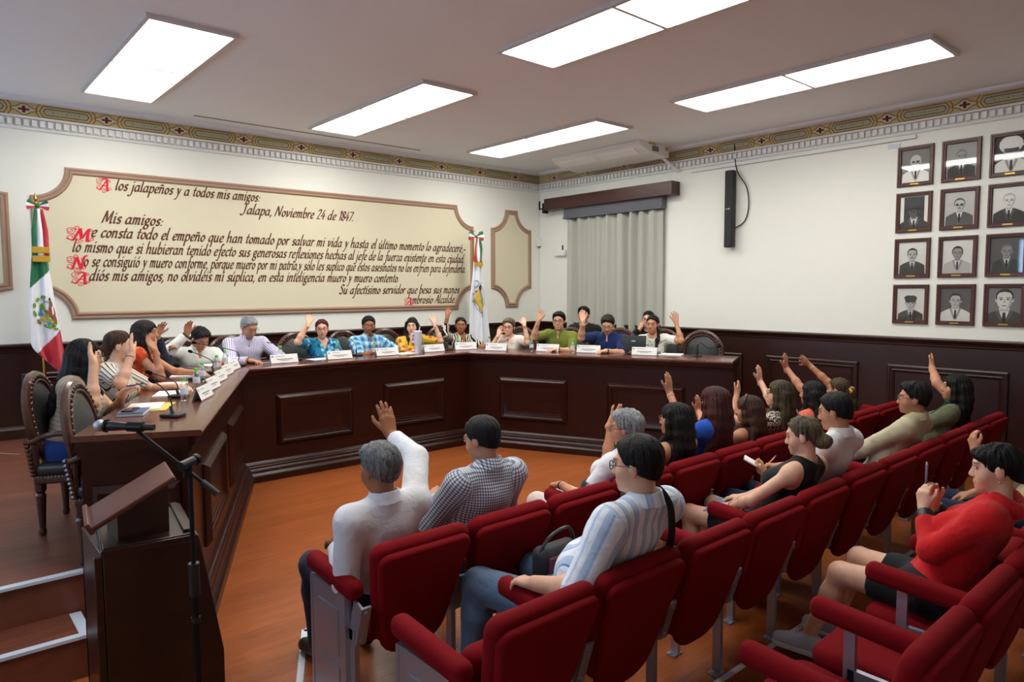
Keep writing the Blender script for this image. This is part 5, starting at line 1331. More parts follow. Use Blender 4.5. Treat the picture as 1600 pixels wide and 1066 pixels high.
    def pcoord(V):
        best = np.full(len(V), 9.); pc = np.zeros((len(V), 3))
        q = V - pel; loc = np.stack([q @ tx, q @ ty, q @ tz], 1); d0 = np.linalg.norm(loc[:, :2] / np.array([1.25, 1]), axis=1) - .11; pc[:] = loc; best = d0
        for a, b in bones:
            d = b - a; L_ = np.linalg.norm(d); u = d / L_; q = V - a; t = np.clip(q @ u, 0, L_); rad = np.linalg.norm(q - t[:, None] * u, axis=1) - ar
            e1 = nrm(np.cross(u, face + .1)); e2 = np.cross(u, e1); m = rad < best; an = np.arctan2(q @ e2, q @ e1) * .052
            pc[m] = np.stack([an, rad, q @ u], 1)[m]; best = np.minimum(best, rad)
        return pc
    def wrinkle(V, amp, seed):
        R_ = np.random.RandomState(seed); out = np.zeros(len(V))
        for i in range(5):
            k = R_.normal(size=3) * np.array([26, 26, 14]); out += np.sin(V @ k + R_.uniform(0, 6) + 1.5 * np.sin(V @ (R_.normal(size=3) * 12)))
        return out * amp / 2.2
    def inflate(ps, d): return [(p[0], p[1], p[2], p[3] + d, p[4] + d) + p[5:] if p[0] == 'c' else (p[0], p[1], p[2] + d) + p[3:] for p in ps]
    def finish(nm, ps, m, amp=.004, hh=None):
        V, Q = field_mesh(ps, hh or h); 
        if amp:
            C = V.mean(0); nv = V - (pel + (V - pel) @ tz[:, None] * tz[None, :]); nv /= np.linalg.norm(nv, axis=1)[:, None] + 1e-6
            V = V + nv * wrinkle(V, amp, hash(key) % 1000 if False else sum(map(ord, key)))[:, None]
        return np_mesh(nm, V, Q, m, root, None, pcoord(V), org)
    if top is not None:
        ps = inflate(body[:3], .013)
        for side, sg in (('L', -1), ('R', 1)):
            q = Sh[side] - (tx * sg * .040 * s if sleeve == 0 else 0)
            ps += [cap(N - tz * .035 * s + tx * sg * .05 * s, q, .062 * s, (.064 if sleeve else .050) * s, .045), cap(B(sg * .07, 0, .72), q - tz * .02, .086 * s, (.067 if sleeve else .060) * s, .05)]
            if fem: ps.append(eli(B(sg * .068, .085, .60), np.array([.072, .068, .072]) * s * gw, RT, .04))
        ps += sl + [cap(N - tz * .05 * s, N + tz * .004, .068 * s, .062 * s, .035)]
        if collar: ps.append(cap(N + tz * .012 + ty * .006, N + tz * .12 + ty * .03, .054 * s, .07 * s, .008, '-')); ps.append(cap(N + ty * .085 - tz * .075, N + ty * .085 + tz * .03, .008, .030, .01, '-'))
        else: ps.append(cap(N - tz * .02 * s + ty * .012, N + tz * .12 + ty * .03, neck * s, neck * s * 1.25, .012, '-'))
        if vneck: ps.append(cap(N + ty * .09 - tz * vneck, N + ty * .07 + tz * .05, .012, .055, .012, '-'))
        ps.append(pla(-tz, float(-tz @ (pel - tz * .09))))
        so = finish('shirt' if not fem else 'blouse', ps, top, .0035)
        if collar:
            ax = nrm(head - hu * .045 * hs - g * .016 - (N - tz * .03)); c0 = N - ax * .016; c1 = N + ax * .046
            ps = [cap(c0 - ty * .002, c1 + ty * .002, .084 * s, .071 * s, .01, '+', True, True), cap(c0 - ax * .03, c1 + ax * .03, .062 * s, .060 * s, .006, '-'), eli(N + ty * .085 + ax * .035, np.array([.034, .06, .06]) * s, RT, .008, '-')]
            V, Q = field_mesh(ps, min(h, .006)); np_mesh('collar', V, Q, collar if not isinstance(collar, bool) else top, root, None, pcoord(V), org)
    if pants is not None:
        ps = inflate(legp, .012)
        if legs == 'shorts': ps = [cap(pel + tx * sg * .09 * s, pel + tx * sg * .09 * s + (kne[sd] - pel - tx * sg * .09 * s) * .62, tr * 1.18, tr * 1.05, .03, '+', True) for sd, sg in (('L', -1), ('R', 1))]
        ps += [eli(B(0, -.01, .03), np.array([.178, .138, .12]) * s * np.array([gw, gw, 1]), RT, .05)]
        finish('shorts' if legs == 'shorts' else 'trousers', ps, pants, .003, max(h, .011))
        for sd in ('L', 'R'):
            A = ank[sd]; f0 = nrm(face + (tx * (.12 if sd == 'R' else -.12))); up = np.array([0, 0, 1.]); z0 = A[2] - .085
            def Fp(y, z, x=0): return np.array([A[0], A[1], z0]) + f0 * y + up * z + np.cross(f0, up) * x
            ps = [cap(Fp(-.055, .04), Fp(.13, .035), .036, .036, .03), cap(Fp(0, .06), Fp(.10, .045), .036, .030, .03), cap(Fp(-.03, .06), Fp(-.01, .095), .034, .036, .03), pla((0, 0, -1), -(z0 + .003))]
            if shoes and shoes[0] == 'trainer': ps = [cap(Fp(-.06, .05), Fp(.15, .035), .040, .038, .03), cap(Fp(0, .075), Fp(.10, .05), .040, .032, .03), cap(Fp(-.035, .075), Fp(-.015, .10), .038, .038, .03), pla((0, 0, -1), -(z0 + .022))]
            V, Q = field_mesh(ps, max(h * .8, .005) if shoes else .012); sh_ = np_mesh('shoe', V, Q, shoes[1] if shoes else M_black, root, None, None, org)
            if shoes and shoes[0] == 'trainer':
                V, Q = field_mesh([cap(Fp(-.062, .018, -.012), Fp(.15, .018, -.012), .034, .034, .02), cap(Fp(-.062, .018, .012), Fp(.15, .018, .012), .034, .034, .02), pla((0, 0, -1), -(z0 + .001)), pla((0, 0, 1), z0 + .032)], .005); np_mesh('sole', V, Q, shoes[2], sh_, None, None, org)
                lm = MB()
                for i in range(5): lm.tube([Vector(Fp(.04 + .018 * i, .108 - .010 * i, -.02) - org), Vector(Fp(.05 + .018 * i, .114 - .010 * i, 0) - org), Vector(Fp(.04 + .018 * i, .108 - .010 * i, .02) - org)], .003, 5)
                lm.build('laces', M_strip, sh_)
    # hair
    st, hc_ = hair[0], hair[1]; long = st in ('long', 'wavy', 'straight'); hm = hair_mat(hc_ + ('_long' if long or st in ('bun', 'pony') else ''), *HC[hc_], long or st in ('bun', 'pony'))
    pu = hair[2] if len(hair) > 2 else 1.0
    top_n = lambda y, z: hr * 0 + g * y + hu * z
    def plane(a, b, k=.012):      # hair stays where z > a + b*y in head coordinates
        n_ = (g * b - hu); n_l = np.linalg.norm(n_); return pla(n_, float((n_ @ head - a * hs) / n_l), k)
    if st in ('short', 'crop', 'receding'):
        th = {'short': .012, 'crop': .006, 'receding': .008}[st] * pu
        ps = [he((0, -.014, .030), (.0775, .0975, .083), .02), he((0, -.010, .046), (.0755 + th * .35, .092 + th * .6, .066 + th), .03)]
        if st == 'short': ps += [he((.02, .045, .084), (.048, .042, .020 * pu), .03), he((-.025, .04, .082), (.043, .042, .018 * pu), .03), he((0, -.07, .025), (.055, .032 + th * .3, .05), .03)]
        ps += [hc((0, -.034, -.02), (0, -.030, -.075), .064, .054, .04)]
        ps += [plane(-.030, 1.42, .010), plane(-.022, .56, .010), he((0, .150, -.005), (.078, .084, .075), .010, '-')]
        for sg in (-1, 1): ps.append(he((sg * .064, .088, .050), (.024, .026, .024), .012, '-'))
        for sg in (-1, 1): ps.append(he((sg * .085, .0, -.025), (.014, .022, .028), .01, '-'))
    elif st in ('bun', 'pony'):
        ps = [he((0, -.014, .034), (.080, .101, .086), .02), plane(-.036, 1.5), plane(-.035, .9), he((0, .145, -.02), (.078, .080, .088), .012, '-')]
        q = hair[3] if len(hair) > 3 else (0, -.125, .0)
        if key == 'R1': ps.insert(1, he((0, .062, .058), (.062, .040, .040), .02)); ps[2] = plane(-.05, 1.15)
        if st == 'bun': ps += [he(q, (.045, .042, .042), .012), he((q[0] * .5, q[1] * .75, q[2] * .8), (.045, .05, .045), .03)]
        else:
            sx = q[0]; ps += [hc((0, -.09, .0), (sx * .5, -.11, -.04), .035, .030, .03), hc((sx * .5, -.11, -.04), (sx, -.06, -.13), .030, .026, .03), hc((sx, -.05, -.13), (sx * 1.12, .07, -.20), .027, .025, .03), hc((sx * 1.12, .07, -.20), (sx * 1.0, .135, -.38), .025, .014, .03)]
        if st == 'bun' and hair[-1] == 'tail': ps += [hc((0, -.13, 0), (.02, -.15, -.12), .03, .025, .03), hc((.02, -.15, -.12), (.03, -.13, -.26), .026, .012, .03)]
    else:
        Ln = hair[3] if len(hair) > 3 else .38; wv = .014 if st == 'wavy' else .004
        ps = [he((0, -.014, .034), (.081 * pu, .102 * pu, .088), .02), he((0, -.04, -.02), (.088 * pu, .078 * pu, .08), .03)]
        # locks fall straight down from the crown and follow the back
        for i, a in enumerate(np.linspace(-1.35, 1.35, 11)):
            p0 = H(math.sin(a) * .070, -.02 - math.cos(a) * .070, .0); b0 = -ty * (.10 + .03 * math.cos(a)) * s + tx * math.sin(a) * (.115 * pu) * s
            p1 = H(math.sin(a) * .088 * pu, -.025 - math.cos(a) * .082, -.10); ln = Ln * (.86 + .14 * math.cos(a * 1.1)) * (1 + .07 * math.sin(i * 2.1))
            pts = [p0, p1]; m = 4
            for j in range(1, m + 1):
                q = N * 1.0 + b0 * (.85 + .15 * j / m) - tz * (ln - .12) * j / m + tx * wv * math.sin(j * 2.2 + i) + ty * wv * math.cos(j * 1.7 + i * 2); pts.append(q * 1.0)
            pts[2] = (pts[2] + p1) / 2 if ln > .2 else pts[2]
            for j in range(len(pts) - 1): ps.append(cap(pts[j], pts[j + 1], (.030 - .0025 * j) * pu, (.030 - .0025 * (j + 1)) * pu * (.7 if j == len(pts) - 2 else 1), .022))
        for sg in (-1, 1):
            q = [H(sg * .070, .030, .045), H(sg * .083, .022, -.03), H(sg * .088, .016, -.10), N + tx * sg * .095 * s + ty * .045 - tz * .02, N + tx * sg * .11 * s + ty * .095 - tz * (.10 if Ln < .42 else .16), N + tx * sg * .10 * s + ty * .115 - tz * (.16 if Ln < .42 else .30)]
            for j in range(5): ps.append(cap(q[j], q[j + 1], (.020, .024, .026, .026, .022)[j], (.024, .026, .026, .022, .010)[j], .02))
        ps += [he((0, .132, -.028), (.064, .080, .096), .012, '-')]
        if N is not None: ps.append(cap(N + ty * .10 - tz * .12, N + ty * .09 + tz * .02, .055, .06, .02, '-'))
    V, Q = field_mesh(ps, min(h, .0062))
    L = (V - head) @ RH.T / hs; an = np.arctan2(L[:, 0], -L[:, 1] - .01); R_ = np.random.RandomState(sum(map(ord, key)))
    nv = V - (head + hu * .02); nv -= np.outer(nv @ hu, hu) * .5; nv /= np.linalg.norm(nv, axis=1)[:, None] + 1e-6
    am = .0022 if st == 'crop' else .0042
    V = V + nv * (am * (np.sin(an * 23 + 30 * L[:, 2] * (1 if st == 'wavy' else .2)) * .6 + np.sin(an * 41 + R_.uniform(0, 6)) * .4 + (np.sin(L[:, 0] * 120 + 3 * np.sin(L[:, 1] * 60)) * .7 if not long else 0)))[:, None]
    ho = np_mesh('hair', V, Q, hm, root, None, None, org)
    ctx = dict(root=root, org=org, H=H, hr=hr, g=g, hu=hu, hs=hs, N=N, tx=tx, ty=ty, tz=tz, bones=bones, hair=ho, Sh=Sh, ar=ar, pel=pel, B=B, ank=ank)
    if extra: extra(ctx)
    return root
# small worn parts
def wrist_band(side, col, r=.030, wd=.006, at=.93):
    def fn(c):
        a, b = c['bones'][1 if side == 'L' else 3]; d = nrm(b - a); p = a + (b - a) * at; e1 = nrm(np.cross(d, (0.3, .2, 1))); e2 = np.cross(d, e1)
        MB().tube([Vector(p + (e1 * math.cos(t) + e2 * math.sin(t)) * r - c['org']) for t in np.linspace(0, 2 * math.pi, 14, False)], wd, 6, True).build('bracelet' if col != 'watch' else 'wristwatch', M_black if col == 'watch' else col, c['root'])
    return fn
def both(*fs):
    def fn(c):
        for f in fs: f(c)
    return fn
# ---------------------------------------------------------------- who sits where
J=dict(
C1={'h':(0.88,5.33,1.576),'R':[(0.845,4.964,1.316),(0.877,5.05,1.541),(0.859,5.113,1.697)]},
C2={'h':(1.216,5.962,1.592),'R':[(1.135,5.58,1.346),(1.232,5.664,1.552),(1.237,5.712,1.715)]},
C3={'h':(1.62,6.888,1.633),'R':[(1.673,6.693,1.238),(1.647,6.718,1.482),(1.566,6.745,1.63)]},
C4={'h':(1.757,7.543,1.586),'R':[(1.88,7.492,1.34),(1.841,7.418,1.575),(1.897,7.363,1.727)]},
C5={'h':(2.371,7.824,1.498),'R':[(2.008,7.7,1.383),(2.189,7.658,1.562),(2.199,7.606,1.723)]},
C6={'h':(2.926,7.898,1.599)},
C7={'h':(3.827,7.923,1.543),'R':[(3.465,7.825,1.391),(3.588,7.78,1.613),(3.641,7.887,1.734)]},
C8={'h':(4.452,7.885,1.562)},
C9={'h':(5.098,7.867,1.53),'L':[(5.437,7.699,1.319),(5.381,7.751,1.551),(5.406,7.829,1.699)]},
C10={'h':(5.896,7.845,1.51),'R':[(5.529,7.753,1.338),(5.581,7.73,1.653),(5.639,7.792,1.801)]},
C11={'h':(6.22,7.181,1.5),'R':[(5.972,7.299,1.181),(6.076,7.23,1.398),(6.174,7.289,1.524)],'L':[(6.245,6.819,1.263),(6.217,6.863,1.546),(6.308,6.976,1.635)]},
C12={'h':(6.526,6.515,1.594),'R':[(6.219,6.677,1.383),(6.186,6.556,1.599),(6.222,6.528,1.782)]},
C13={'h':(6.806,5.906,1.557),'R':[(6.515,6.102,1.388),(6.436,5.995,1.6),(6.474,6.053,1.755)]},
C14={'h':(7.073,5.396,1.565),'L':[(7.136,5.012,1.379),(7.186,5.122,1.59),(7.211,5.166,1.752)]},
BA={'h':(7.364,6.847,1.644)},
BB={'h':(7.676,5.929,1.596)},
A1={'h':(1.699,2.93,1.14),'R':[(2.005,3.107,1.101),(2.013,3.34,1.192),(1.989,3.394,1.432)]},
A2={'h':(2.339,2.93,1.192),'L':[(2.273,3.226,0.76),(2.395,3.236,0.732),(2.356,3.277,0.808)]},
A3={'h':(3.417,2.8,1.122),'R':[(3.527,3.052,0.863),(3.575,3.066,1.101),(3.697,3.045,1.217)]},
A4={'h':(3.96,2.82,1.11),'R':[(4.252,3.0,1.07),(4.355,3.157,1.224),(4.335,3.156,1.393)]},
A5={'h':(4.47,2.84,1.18),'R':[(4.658,3.093,0.931),(4.846,3.226,1.009),(4.809,3.205,1.173)]},
A6={'h':(5.028,2.88,1.047),'R':[(5.194,3.137,0.908),(5.35,3.18,1.089),(5.453,3.201,1.222)]},
A7={'h':(5.553,2.9,1.115),'R':[(5.838,3.118,1.004),(5.917,3.284,1.162),(5.864,3.265,1.322)]},
A8={'h':(6.155,2.9,1.054),'R':[(6.235,3.08,1.105),(6.332,3.246,1.252),(6.275,3.227,1.411)]},
A9={'h':(6.688,2.9,1.037),'R':[(6.81,3.016,1.133),(6.725,3.222,1.262),(6.579,3.238,1.348)]},
B1={'h':(2.33,1.85,1.254)},
B2={'h':(3.975,1.92,1.134),'L':[(3.831,2.118,0.723),(3.823,2.166,0.654),(3.756,2.221,0.623)]},
B3={'h':(4.464,1.95,1.219),'L':[(4.476,2.123,0.706),(4.438,2.255,0.699),(4.398,2.296,0.76)],'R':[(4.524,2.112,0.743),(4.502,2.244,0.752),(4.437,2.303,0.774)]},
B4={'h':(5.767,1.93,1.165)},
B5={'h':(6.745,1.93,1.156),'R':[(6.973,2.125,1.143),(7.14,2.245,1.271),(7.248,2.268,1.4)]},
R1={'h':(3.769,0.9,1.17),'L':[(3.696,1.093,0.772),(3.735,1.143,0.899),(3.723,1.166,1.027)],'R':[(3.819,1.061,0.782),(3.863,1.137,0.883),(3.85,1.16,1.004)]},
)
def V3(v): return np.array((v[0], v[1], v[2]), float)
fL, fM, fR, fY = V3(nL), V3(nM), V3(nR), np.array([0, 1., 0])
def JA(k, side, pn, curl=.12, spread=.8, thumb=1.0, dz=0):
    E, Wp, Tp = J[k][side]; return (np.array(E), np.array(Wp), np.array(Tp) - np.array(Wp), pn, curl, spread, thumb)
def on_table(k, f, side, fwd, lat, inward=.5, curl=.35, z=1.245):
    hd = V3(J[k]['h']); r = np.cross(f, (0, 0, 1)); sg = 1 if side == 'R' else -1
    Wp = np.array([hd[0], hd[1], 0]) + f * fwd + r * sg * lat + np.array([0, 0, z])
    E = np.array([hd[0], hd[1], 0]) + f * (fwd - .22) + r * sg * (lat + .16) + np.array([0, 0, 1.2])
    return (E, Wp, f - r * sg * inward + np.array([0, 0, -.08]), (0, 0, -1), curl, .6, .9)
def seatp(k, f, back=.12, z=.96, dx=0): hd = V3(J[k]['h']); q = hd - f * back; return (q[0] + dx, q[1], z)
def aud(k, chx, row, z=.50): return (chx * .65 + J[k]['h'][0] * .35, ROWY[row] + .15, z)
GC, GA = 'council members at the bench', 'people in the audience seats'
def C(k, label, f, gaze, arms, back=.12, z=.96, **kw):
    kw.setdefault('h', .0078); person(k, label, seatp(k, f, back, z), J[k]['h'], f, gaze, arms, zfloor=ZP, group=GC, knees=None, **kw)
M_jean = cloth('dark_denim', 'plain', S(36, 46, 72)); M_trs = cloth('black_trousers', 'plain', S(26, 26, 30)); M_bjean = cloth('blue_denim', 'plain', S(34, 62, 130))
trs = dict(pants=M_trs)
red = plain('red_thread', S(176, 40, 50), .6); gold = plain('gold_chain', S(200, 160, 90), .3, .9); white_b = plain('white_band', S(214, 210, 206), .5)
def earring(side, m=None):
    def fn(c):
        sg = -1 if side == 'L' else 1; p = Vector(c['H'](sg * .084, -.004, -.052) - c['org']); MB().ball(p, .006, 5).build('earring', m or gold, c['root'])
    return fn
def pen_in(side, m, off=(.02, .01, .06), tip=(.3, .2, 1), L=.14):
    def fn(c):
        a, b = c['bones'][1 if side == 'L' else 3]; d = nrm(b - a); p = b + d * .085 + np.array(off) - c['org']; t_ = nrm(tip)
        pn = thing('pen', m[1], 'pen', tuple(p + c['org'])); g = MB(); g.cyl(Vector(-t_ * L * .4), Vector(t_ * L * .5), .0042, n=8); g.build('barrel', m[0], pn); g = MB(); g.cyl(Vector(t_ * L * .5), Vector(t_ * L * .6), .0046, n=8); g.build('cap', m[2], pn)
    return fn
C('C1', 'person in a beige knitted top with long black hair and glasses, hand raised', fL, (.93, -.36, -.05), {'R': JA('C1', 'R', fL, .10, .5), 'L': (V3(J['C1']['h']) + np.array([.25, .1, -.4]), np.array([1.10, 5.33, 1.31]), (.5, -.3, .35), (.2, -.6, -.5), .8, .3, .6)},
  skin='fair', hair=('straight', 'black', 1.0, .40), top=cloth('beige_knit', 'stripe_h', S(176, 158, 136), S(150, 132, 112), sc=.7), sleeve=.22, pants=M_bjean, fem=True, girth=1.15, glasses='wire', h=.007, vneck=.05,
  extra=pen_in('L', (plain('blue_pen', S(60, 80, 170), .4), 'blue pen in the hand of the woman in the beige knitted top', M_blackm), (.03, -.02, 0), (.5, -.8, .15)))
C('C2', 'person in a cream blouse with black stripes, brown hair in a bun, hand raised', fL, (.96, -.25, -.05), {'R': JA('C2', 'R', fL, .10, .4), 'L': on_table('C2', fL, 'L', .38, .10)}, skin='light', hair=('bun', 'brown', 1.0, (0, -.115, -.045)), top=cloth('striped_blouse', 'stripe_v', S(222, 214, 198), S(66, 60, 58), sc=.75), sleeve=.40, fem=True, girth=1.15, h=.007,
  extra=both(wrist_band('R', red, .027, .004, .86), earring('R')), **trs)
C('C3', 'person in an orange blouse with long dark brown hair, cheek against the raised hand', fL, (.80, -.58, .0), {'R': JA('C3', 'R', fL * .8 + np.array([-.3, -.3, 0]), .18, .3), 'L': on_table('C3', fL, 'L', .40, .08)}, skin='tan', hair=('straight', 'dark', 1.05, .34), top=cloth('orange_blouse', 'floral', S(214, 76, 34), S(190, 58, 26), S(230, 120, 60), S(160, 40, 24)), sleeve=.12, fem=True, h=.007, vneck=.06, **trs)
C('C4', 'person in a dark navy jacket hidden behind the woman in orange, open hand raised', fL, (.9, -.4, 0), {'R': JA('C4', 'R', np.array([.3, -.9, 0]), .15, 1.0), 'L': (V3(J['C4']['h']) + np.array([.2, .1, -.4]), np.array([2.02, 7.70, 1.38]), (.2, -.5, .6), (.3, -.7, .2), .8, .3, .6)}, skin='tan', hair=('short', 'black'), top=cloth('navy_suit', 'plain', S(30, 36, 54)), sleeve=.93, **trs)
C('C5', 'person in a white shirt looking down at the bench corner, watch on the raised hand', fM, (.22, -.80, -.62), {'R': JA('C5', 'R', np.array([.1, -1, .1]), .25, .5), 'L': on_table('C5', fM, 'L', .30, .10)}, back=.20, skin='tan', hair=('short', 'black', 1.3), top=cloth('white_shirt_bench', 'plain', S(226, 228, 224)), sleeve=.93, collar=True, h=.007,
  extra=wrist_band('R', 'watch', .032, .007, .93), **trs)
C('C6', 'grey haired person in a lilac striped shirt looking down, both hands on a notebook', fM, (.22, -.86, -.46), {'R': on_table('C6', fM, 'R', .33, .11, .7, .3), 'L': on_table('C6', fM, 'L', .33, .20, .7, .3)}, back=.20, skin='tan', hair=('crop', 'grey', 1.5), top=cloth('lilac_stripe_shirt', 'stripe_v', S(222, 218, 234), S(120, 112, 168)), sleeve=.92, collar=True, girth=1.1,
  glasses='wire', beard=(.45, S(150, 146, 142)[:3], 1), extra=wrist_band('R', 'watch', .032, .006, .95), h=.007, **trs)
def necklace(m, rr=.082, dz=.0, w=.008):
    def fn(c):
        N, tx, ty, tz = c['N'], c['tx'], c['ty'], c['tz']; g = MB()
        pts = [Vector(N + tx * math.sin(a) * rr + ty * (math.cos(a) * rr + .02) - tz * (.03 + .045 * (math.cos(a) + .3)) - c['org']) for a in np.linspace(-2.1, 2.1, 22)]
        for p in pts: g.ball(p, w, 4)
        g.build('necklace', m, c['root'])
    return fn
C('C7', 'person with dark red pulled back hair and glasses in a teal floral top, hand raised', fM, (-.40, -.91, -.04), {'R': JA('C7', 'R', np.array([-.25, -.95, .1]), .08, 1.3), 'L': on_table('C7', fM, 'L', .30, .03, .6)}, skin='light', hair=('bun', 'burgundy', 1.0, (0, -.12, .0)), top=cloth('teal_floral', 'floral', S(28, 128, 160), S(20, 76, 130), S(120, 190, 206), S(210, 226, 214)), sleeve=.42, fem=True, girth=1.2,
  glasses='red', vneck=.10, extra=necklace(plain('green_beads', S(40, 70, 56), .4)), lips=S(176, 70, 74)[:3], **trs)
C('C8', 'person in a blue plaid shirt with short black hair, holding a pen over the bench', fM, (-.36, -.92, -.10), {'R': on_table('C8', fM, 'R', .33, .05, .7, .8, 1.27), 'L': on_table('C8', fM, 'L', .33, .20, .9, .5)}, skin='brown', hair=('crop', 'black', 1.6), top=cloth('blue_plaid', 'plaid', S(206, 222, 232), S(120, 184, 214), S(44, 110, 170), S(40, 80, 140)), sleeve=.46, collar=True, girth=1.28,
  extra=pen_in('R', (plain('blue_pen2', S(50, 70, 150), .4), 'blue pen held by the man in the blue plaid shirt', M_blackm), (0, 0, .03), (.55, .1, .8)), beard=(.15, S(40, 28, 22)[:3]), **trs)
C('C9', 'person with long black hair in a yellow floral top, behind the tall tumbler', fM, (-.66, -.75, .0), {'L': JA('C9', 'L', np.array([-.4, -.9, .1]), .08, .6), 'R': on_table('C9', fM, 'R', .30, .06, .6)}, skin='light', hair=('straight', 'black', .95, .42), top=cloth('yellow_floral', 'floral', S(214, 180, 60), S(206, 168, 50), S(190, 70, 50), S(110, 60, 40)), sleeve=.42, fem=True,
  vneck=.05, extra=both(wrist_band('L', 'watch', .026, .006, .9), earring('L', white_b)), lips=S(190, 84, 84)[:3], **trs)
C('C10', 'person in a black and white patterned blouse, right arm raised beside the white flag', fM, (-.56, -.83, .02), {'R': JA('C10', 'R', np.array([-.5, -.85, .1]), .2, .9), 'L': on_table('C10', fM, 'L', .28, .18, .9)}, skin='brown', hair=('bun', 'black', 1.0, (0, -.11, -.03)), top=cloth('zebra_blouse', 'zebra', S(20, 18, 18), S(222, 216, 200)), sleeve=.80, fem=True, girth=1.15, vneck=.09, **trs)
C('C11', 'older person with short greyish brown hair and glasses in a pale blouse, both hands lifted', fR, (-.82, -.56, -.06), {'R': JA('C11', 'R', np.array([-.3, -.7, .2]), .35, .4), 'L': JA('C11', 'L', np.array([-.8, -.5, .2]), .2, .6)}, skin='light', hair=('short', 'greybrown', 1.5), top=cloth('pale_blouse', 'floral', S(226, 216, 204), S(218, 208, 196), S(222, 190, 170), S(196, 204, 206)), sleeve=.40, fem=True,
  glasses='dark', vneck=.05, **trs)
C('C12', 'person in an olive green shirt with black hair and glasses, right hand raised', fR, (-.84, -.54, -.04), {'R': JA('C12', 'R', np.array([-.8, -.55, .15]), .06, 1.2), 'L': on_table('C12', fR, 'L', .36, .10, .8, .4)}, skin='fair', hair=('short', 'black', 1.1), top=cloth('olive_shirt', 'plain', S(112, 122, 46)), sleeve=.45, collar=True, glasses='dark', girth=1.1, extra=wrist_band('L', 'watch', .031, .006, .92), **trs)
C('C13', 'person in a navy shirt with dark hair and glasses looking down, right palm raised', fR, (-.78, -.50, -.40), {'R': JA('C13', 'R', np.array([-.82, -.55, .1]), .12, .5), 'L': on_table('C13', fR, 'L', .36, .08, 1.0, .6)}, back=.16, skin='fair', hair=('short', 'dark', 1.3), top=cloth('navy_shirt', 'plain', S(26, 44, 92)), sleeve=.45, collar=True, glasses='wire', girth=1.1, beard=(.35, S(90, 70, 60)[:3], 1), extra=wrist_band('L', 'watch', .032, .008, .92), **trs)
C('C14', 'person in a white top with a black side ponytail, hand raised behind the laptop', fR, (-.93, -.36, -.02), {'L': JA('C14', 'L', np.array([-.85, -.5, .1]), .05, 1.5), 'R': on_table('C14', fR, 'R', .32, .10)}, skin='tan', hair=('pony', 'black', 1.0, (-.075, 0, 0)), top=cloth('white_top', 'plain', S(228, 226, 214)), sleeve=.36, fem=True, extra=earring('L', white_b), lips=S(186, 90, 84)[:3], **trs)
GB = 'people seated behind the council'
person('BA', 'person in black seated at the curtain, face hidden behind a raised palm', (J['BA']['h'][0] + .05, J['BA']['h'][1] + .03, 1.08), J['BA']['h'], fR, (-.85, -.5, 0), {}, skin='tan', hair=('short', 'black', 1.1), top=cloth('black_shirt', 'plain', S(18, 18, 20)), sleeve=.9, h=.009, zfloor=ZP, group=GB, **trs)
person('BB', 'person in a black top leaning a cheek on one fist behind the woman in white', (J['BB']['h'][0] + .08, J['BB']['h'][1] + .03, 1.05), J['BB']['h'], fR, (-.92, -.38, -.06), {'R': ((7.35, 6.05, 1.30), (7.575, 5.99, 1.47), (.25, -.2, .9), (.8, -.2, .2), 1.0, .2, .5)}, skin='fair', hair=('bun', 'black', 1.0, (0, -.10, .05)), top=cloth('black_shirt', 'plain', S(18, 18, 20)), sleeve=.93, fem=True, glasses='wire', h=.009, zfloor=ZP, group=GB, **trs)
# ---- audience, first row
def A(k, label, chx, row, gaze, arms, **kw):
    kw.setdefault('h', .0075); person(k, label, aud(k, chx, row, kw.pop('z', .50)), J[k]['h'], fY, gaze, arms, group=GA, **kw)
fw = np.array([0, 1., .1])
A('A1', 'grey haired person in a white long sleeved shirt, arm raised, first front row seat', row1[0], 1, (-.16, .98, -.10), {'R': JA('A1', 'R', (.1, 1, -.1), .08, .4, .8) + (1.16,), 'L': ((1.50, 2.86, .82), (1.56, 3.12, .755), (.2, 1, -.3), (0, 0, -1), .4, .5, .9)},
  skin='brown', hair=('short', 'saltpep', 1.25), top=cloth('white_shirt', 'plain', S(224, 226, 230)), sleeve=.93, collar=True, girth=1.12, s=1.02, pants=M_jean, h=.006)
A('A2', 'person with short black hair in a blue and white checked shirt, front row', row1[1], 1, (-.30, .93, -.25), {'L': ((2.08, 2.95, .85), (2.25, 3.24, .80), (.3, .9, .3), (.4, -.2, -.9), .6, .3, .7), 'R': ((2.60, 2.95, .84), (2.42, 3.22, .78), (-.4, .9, .2), (-.3, -.2, -.9), .6, .3, .7)}, skin='tan', hair=('crop', 'black', 1.6), top=cloth('checked_shirt', 'check', S(228, 232, 236), S(150, 162, 180), S(70, 84, 112)), sleeve=.93, collar=True, girth=1.3, s=1.02, pants=M_jean, h=.006)
A('A3', 'grey haired person with red glasses in a white top, hand raised before the face', row1[3], 1, (-.34, .93, -.10), {'R': JA('A3', 'R', fw, .14, .3), 'L': ((3.10, 2.86, .72), (3.14, 3.12, .74), (.2, 1, -.2), (0, 0, -1), .5, .4, .8)}, skin='tan', hair=('short', 'grey', 1.5), top=cloth('white_tee', 'plain', S(228, 228, 232)), sleeve=.34, glasses='red', girth=1.1, pants=cloth('pale_trousers', 'plain', S(206, 190, 180)), fem=True, extra=wrist_band('L', M_blackm, .027, .005, .95))
A('A4', 'person with long wavy black hair and a bracelet, right hand raised, front row', row1[4], 1, (-.35, .93, .0), {'R': JA('A4', 'R', fw, .10, .4), 'L': ('rest',)}, skin='tan', hair=('wavy', 'black', 1.08, .46), top=cloth('dark_floral', 'floral', S(24, 26, 44), S(20, 20, 34), S(150, 60, 60), S(200, 180, 170)), sleeve=0, fem=True, glasses='wire', vneck=.0, neck=.085, pants=M_jean, extra=wrist_band('R', white_b, .026, .004, .86))
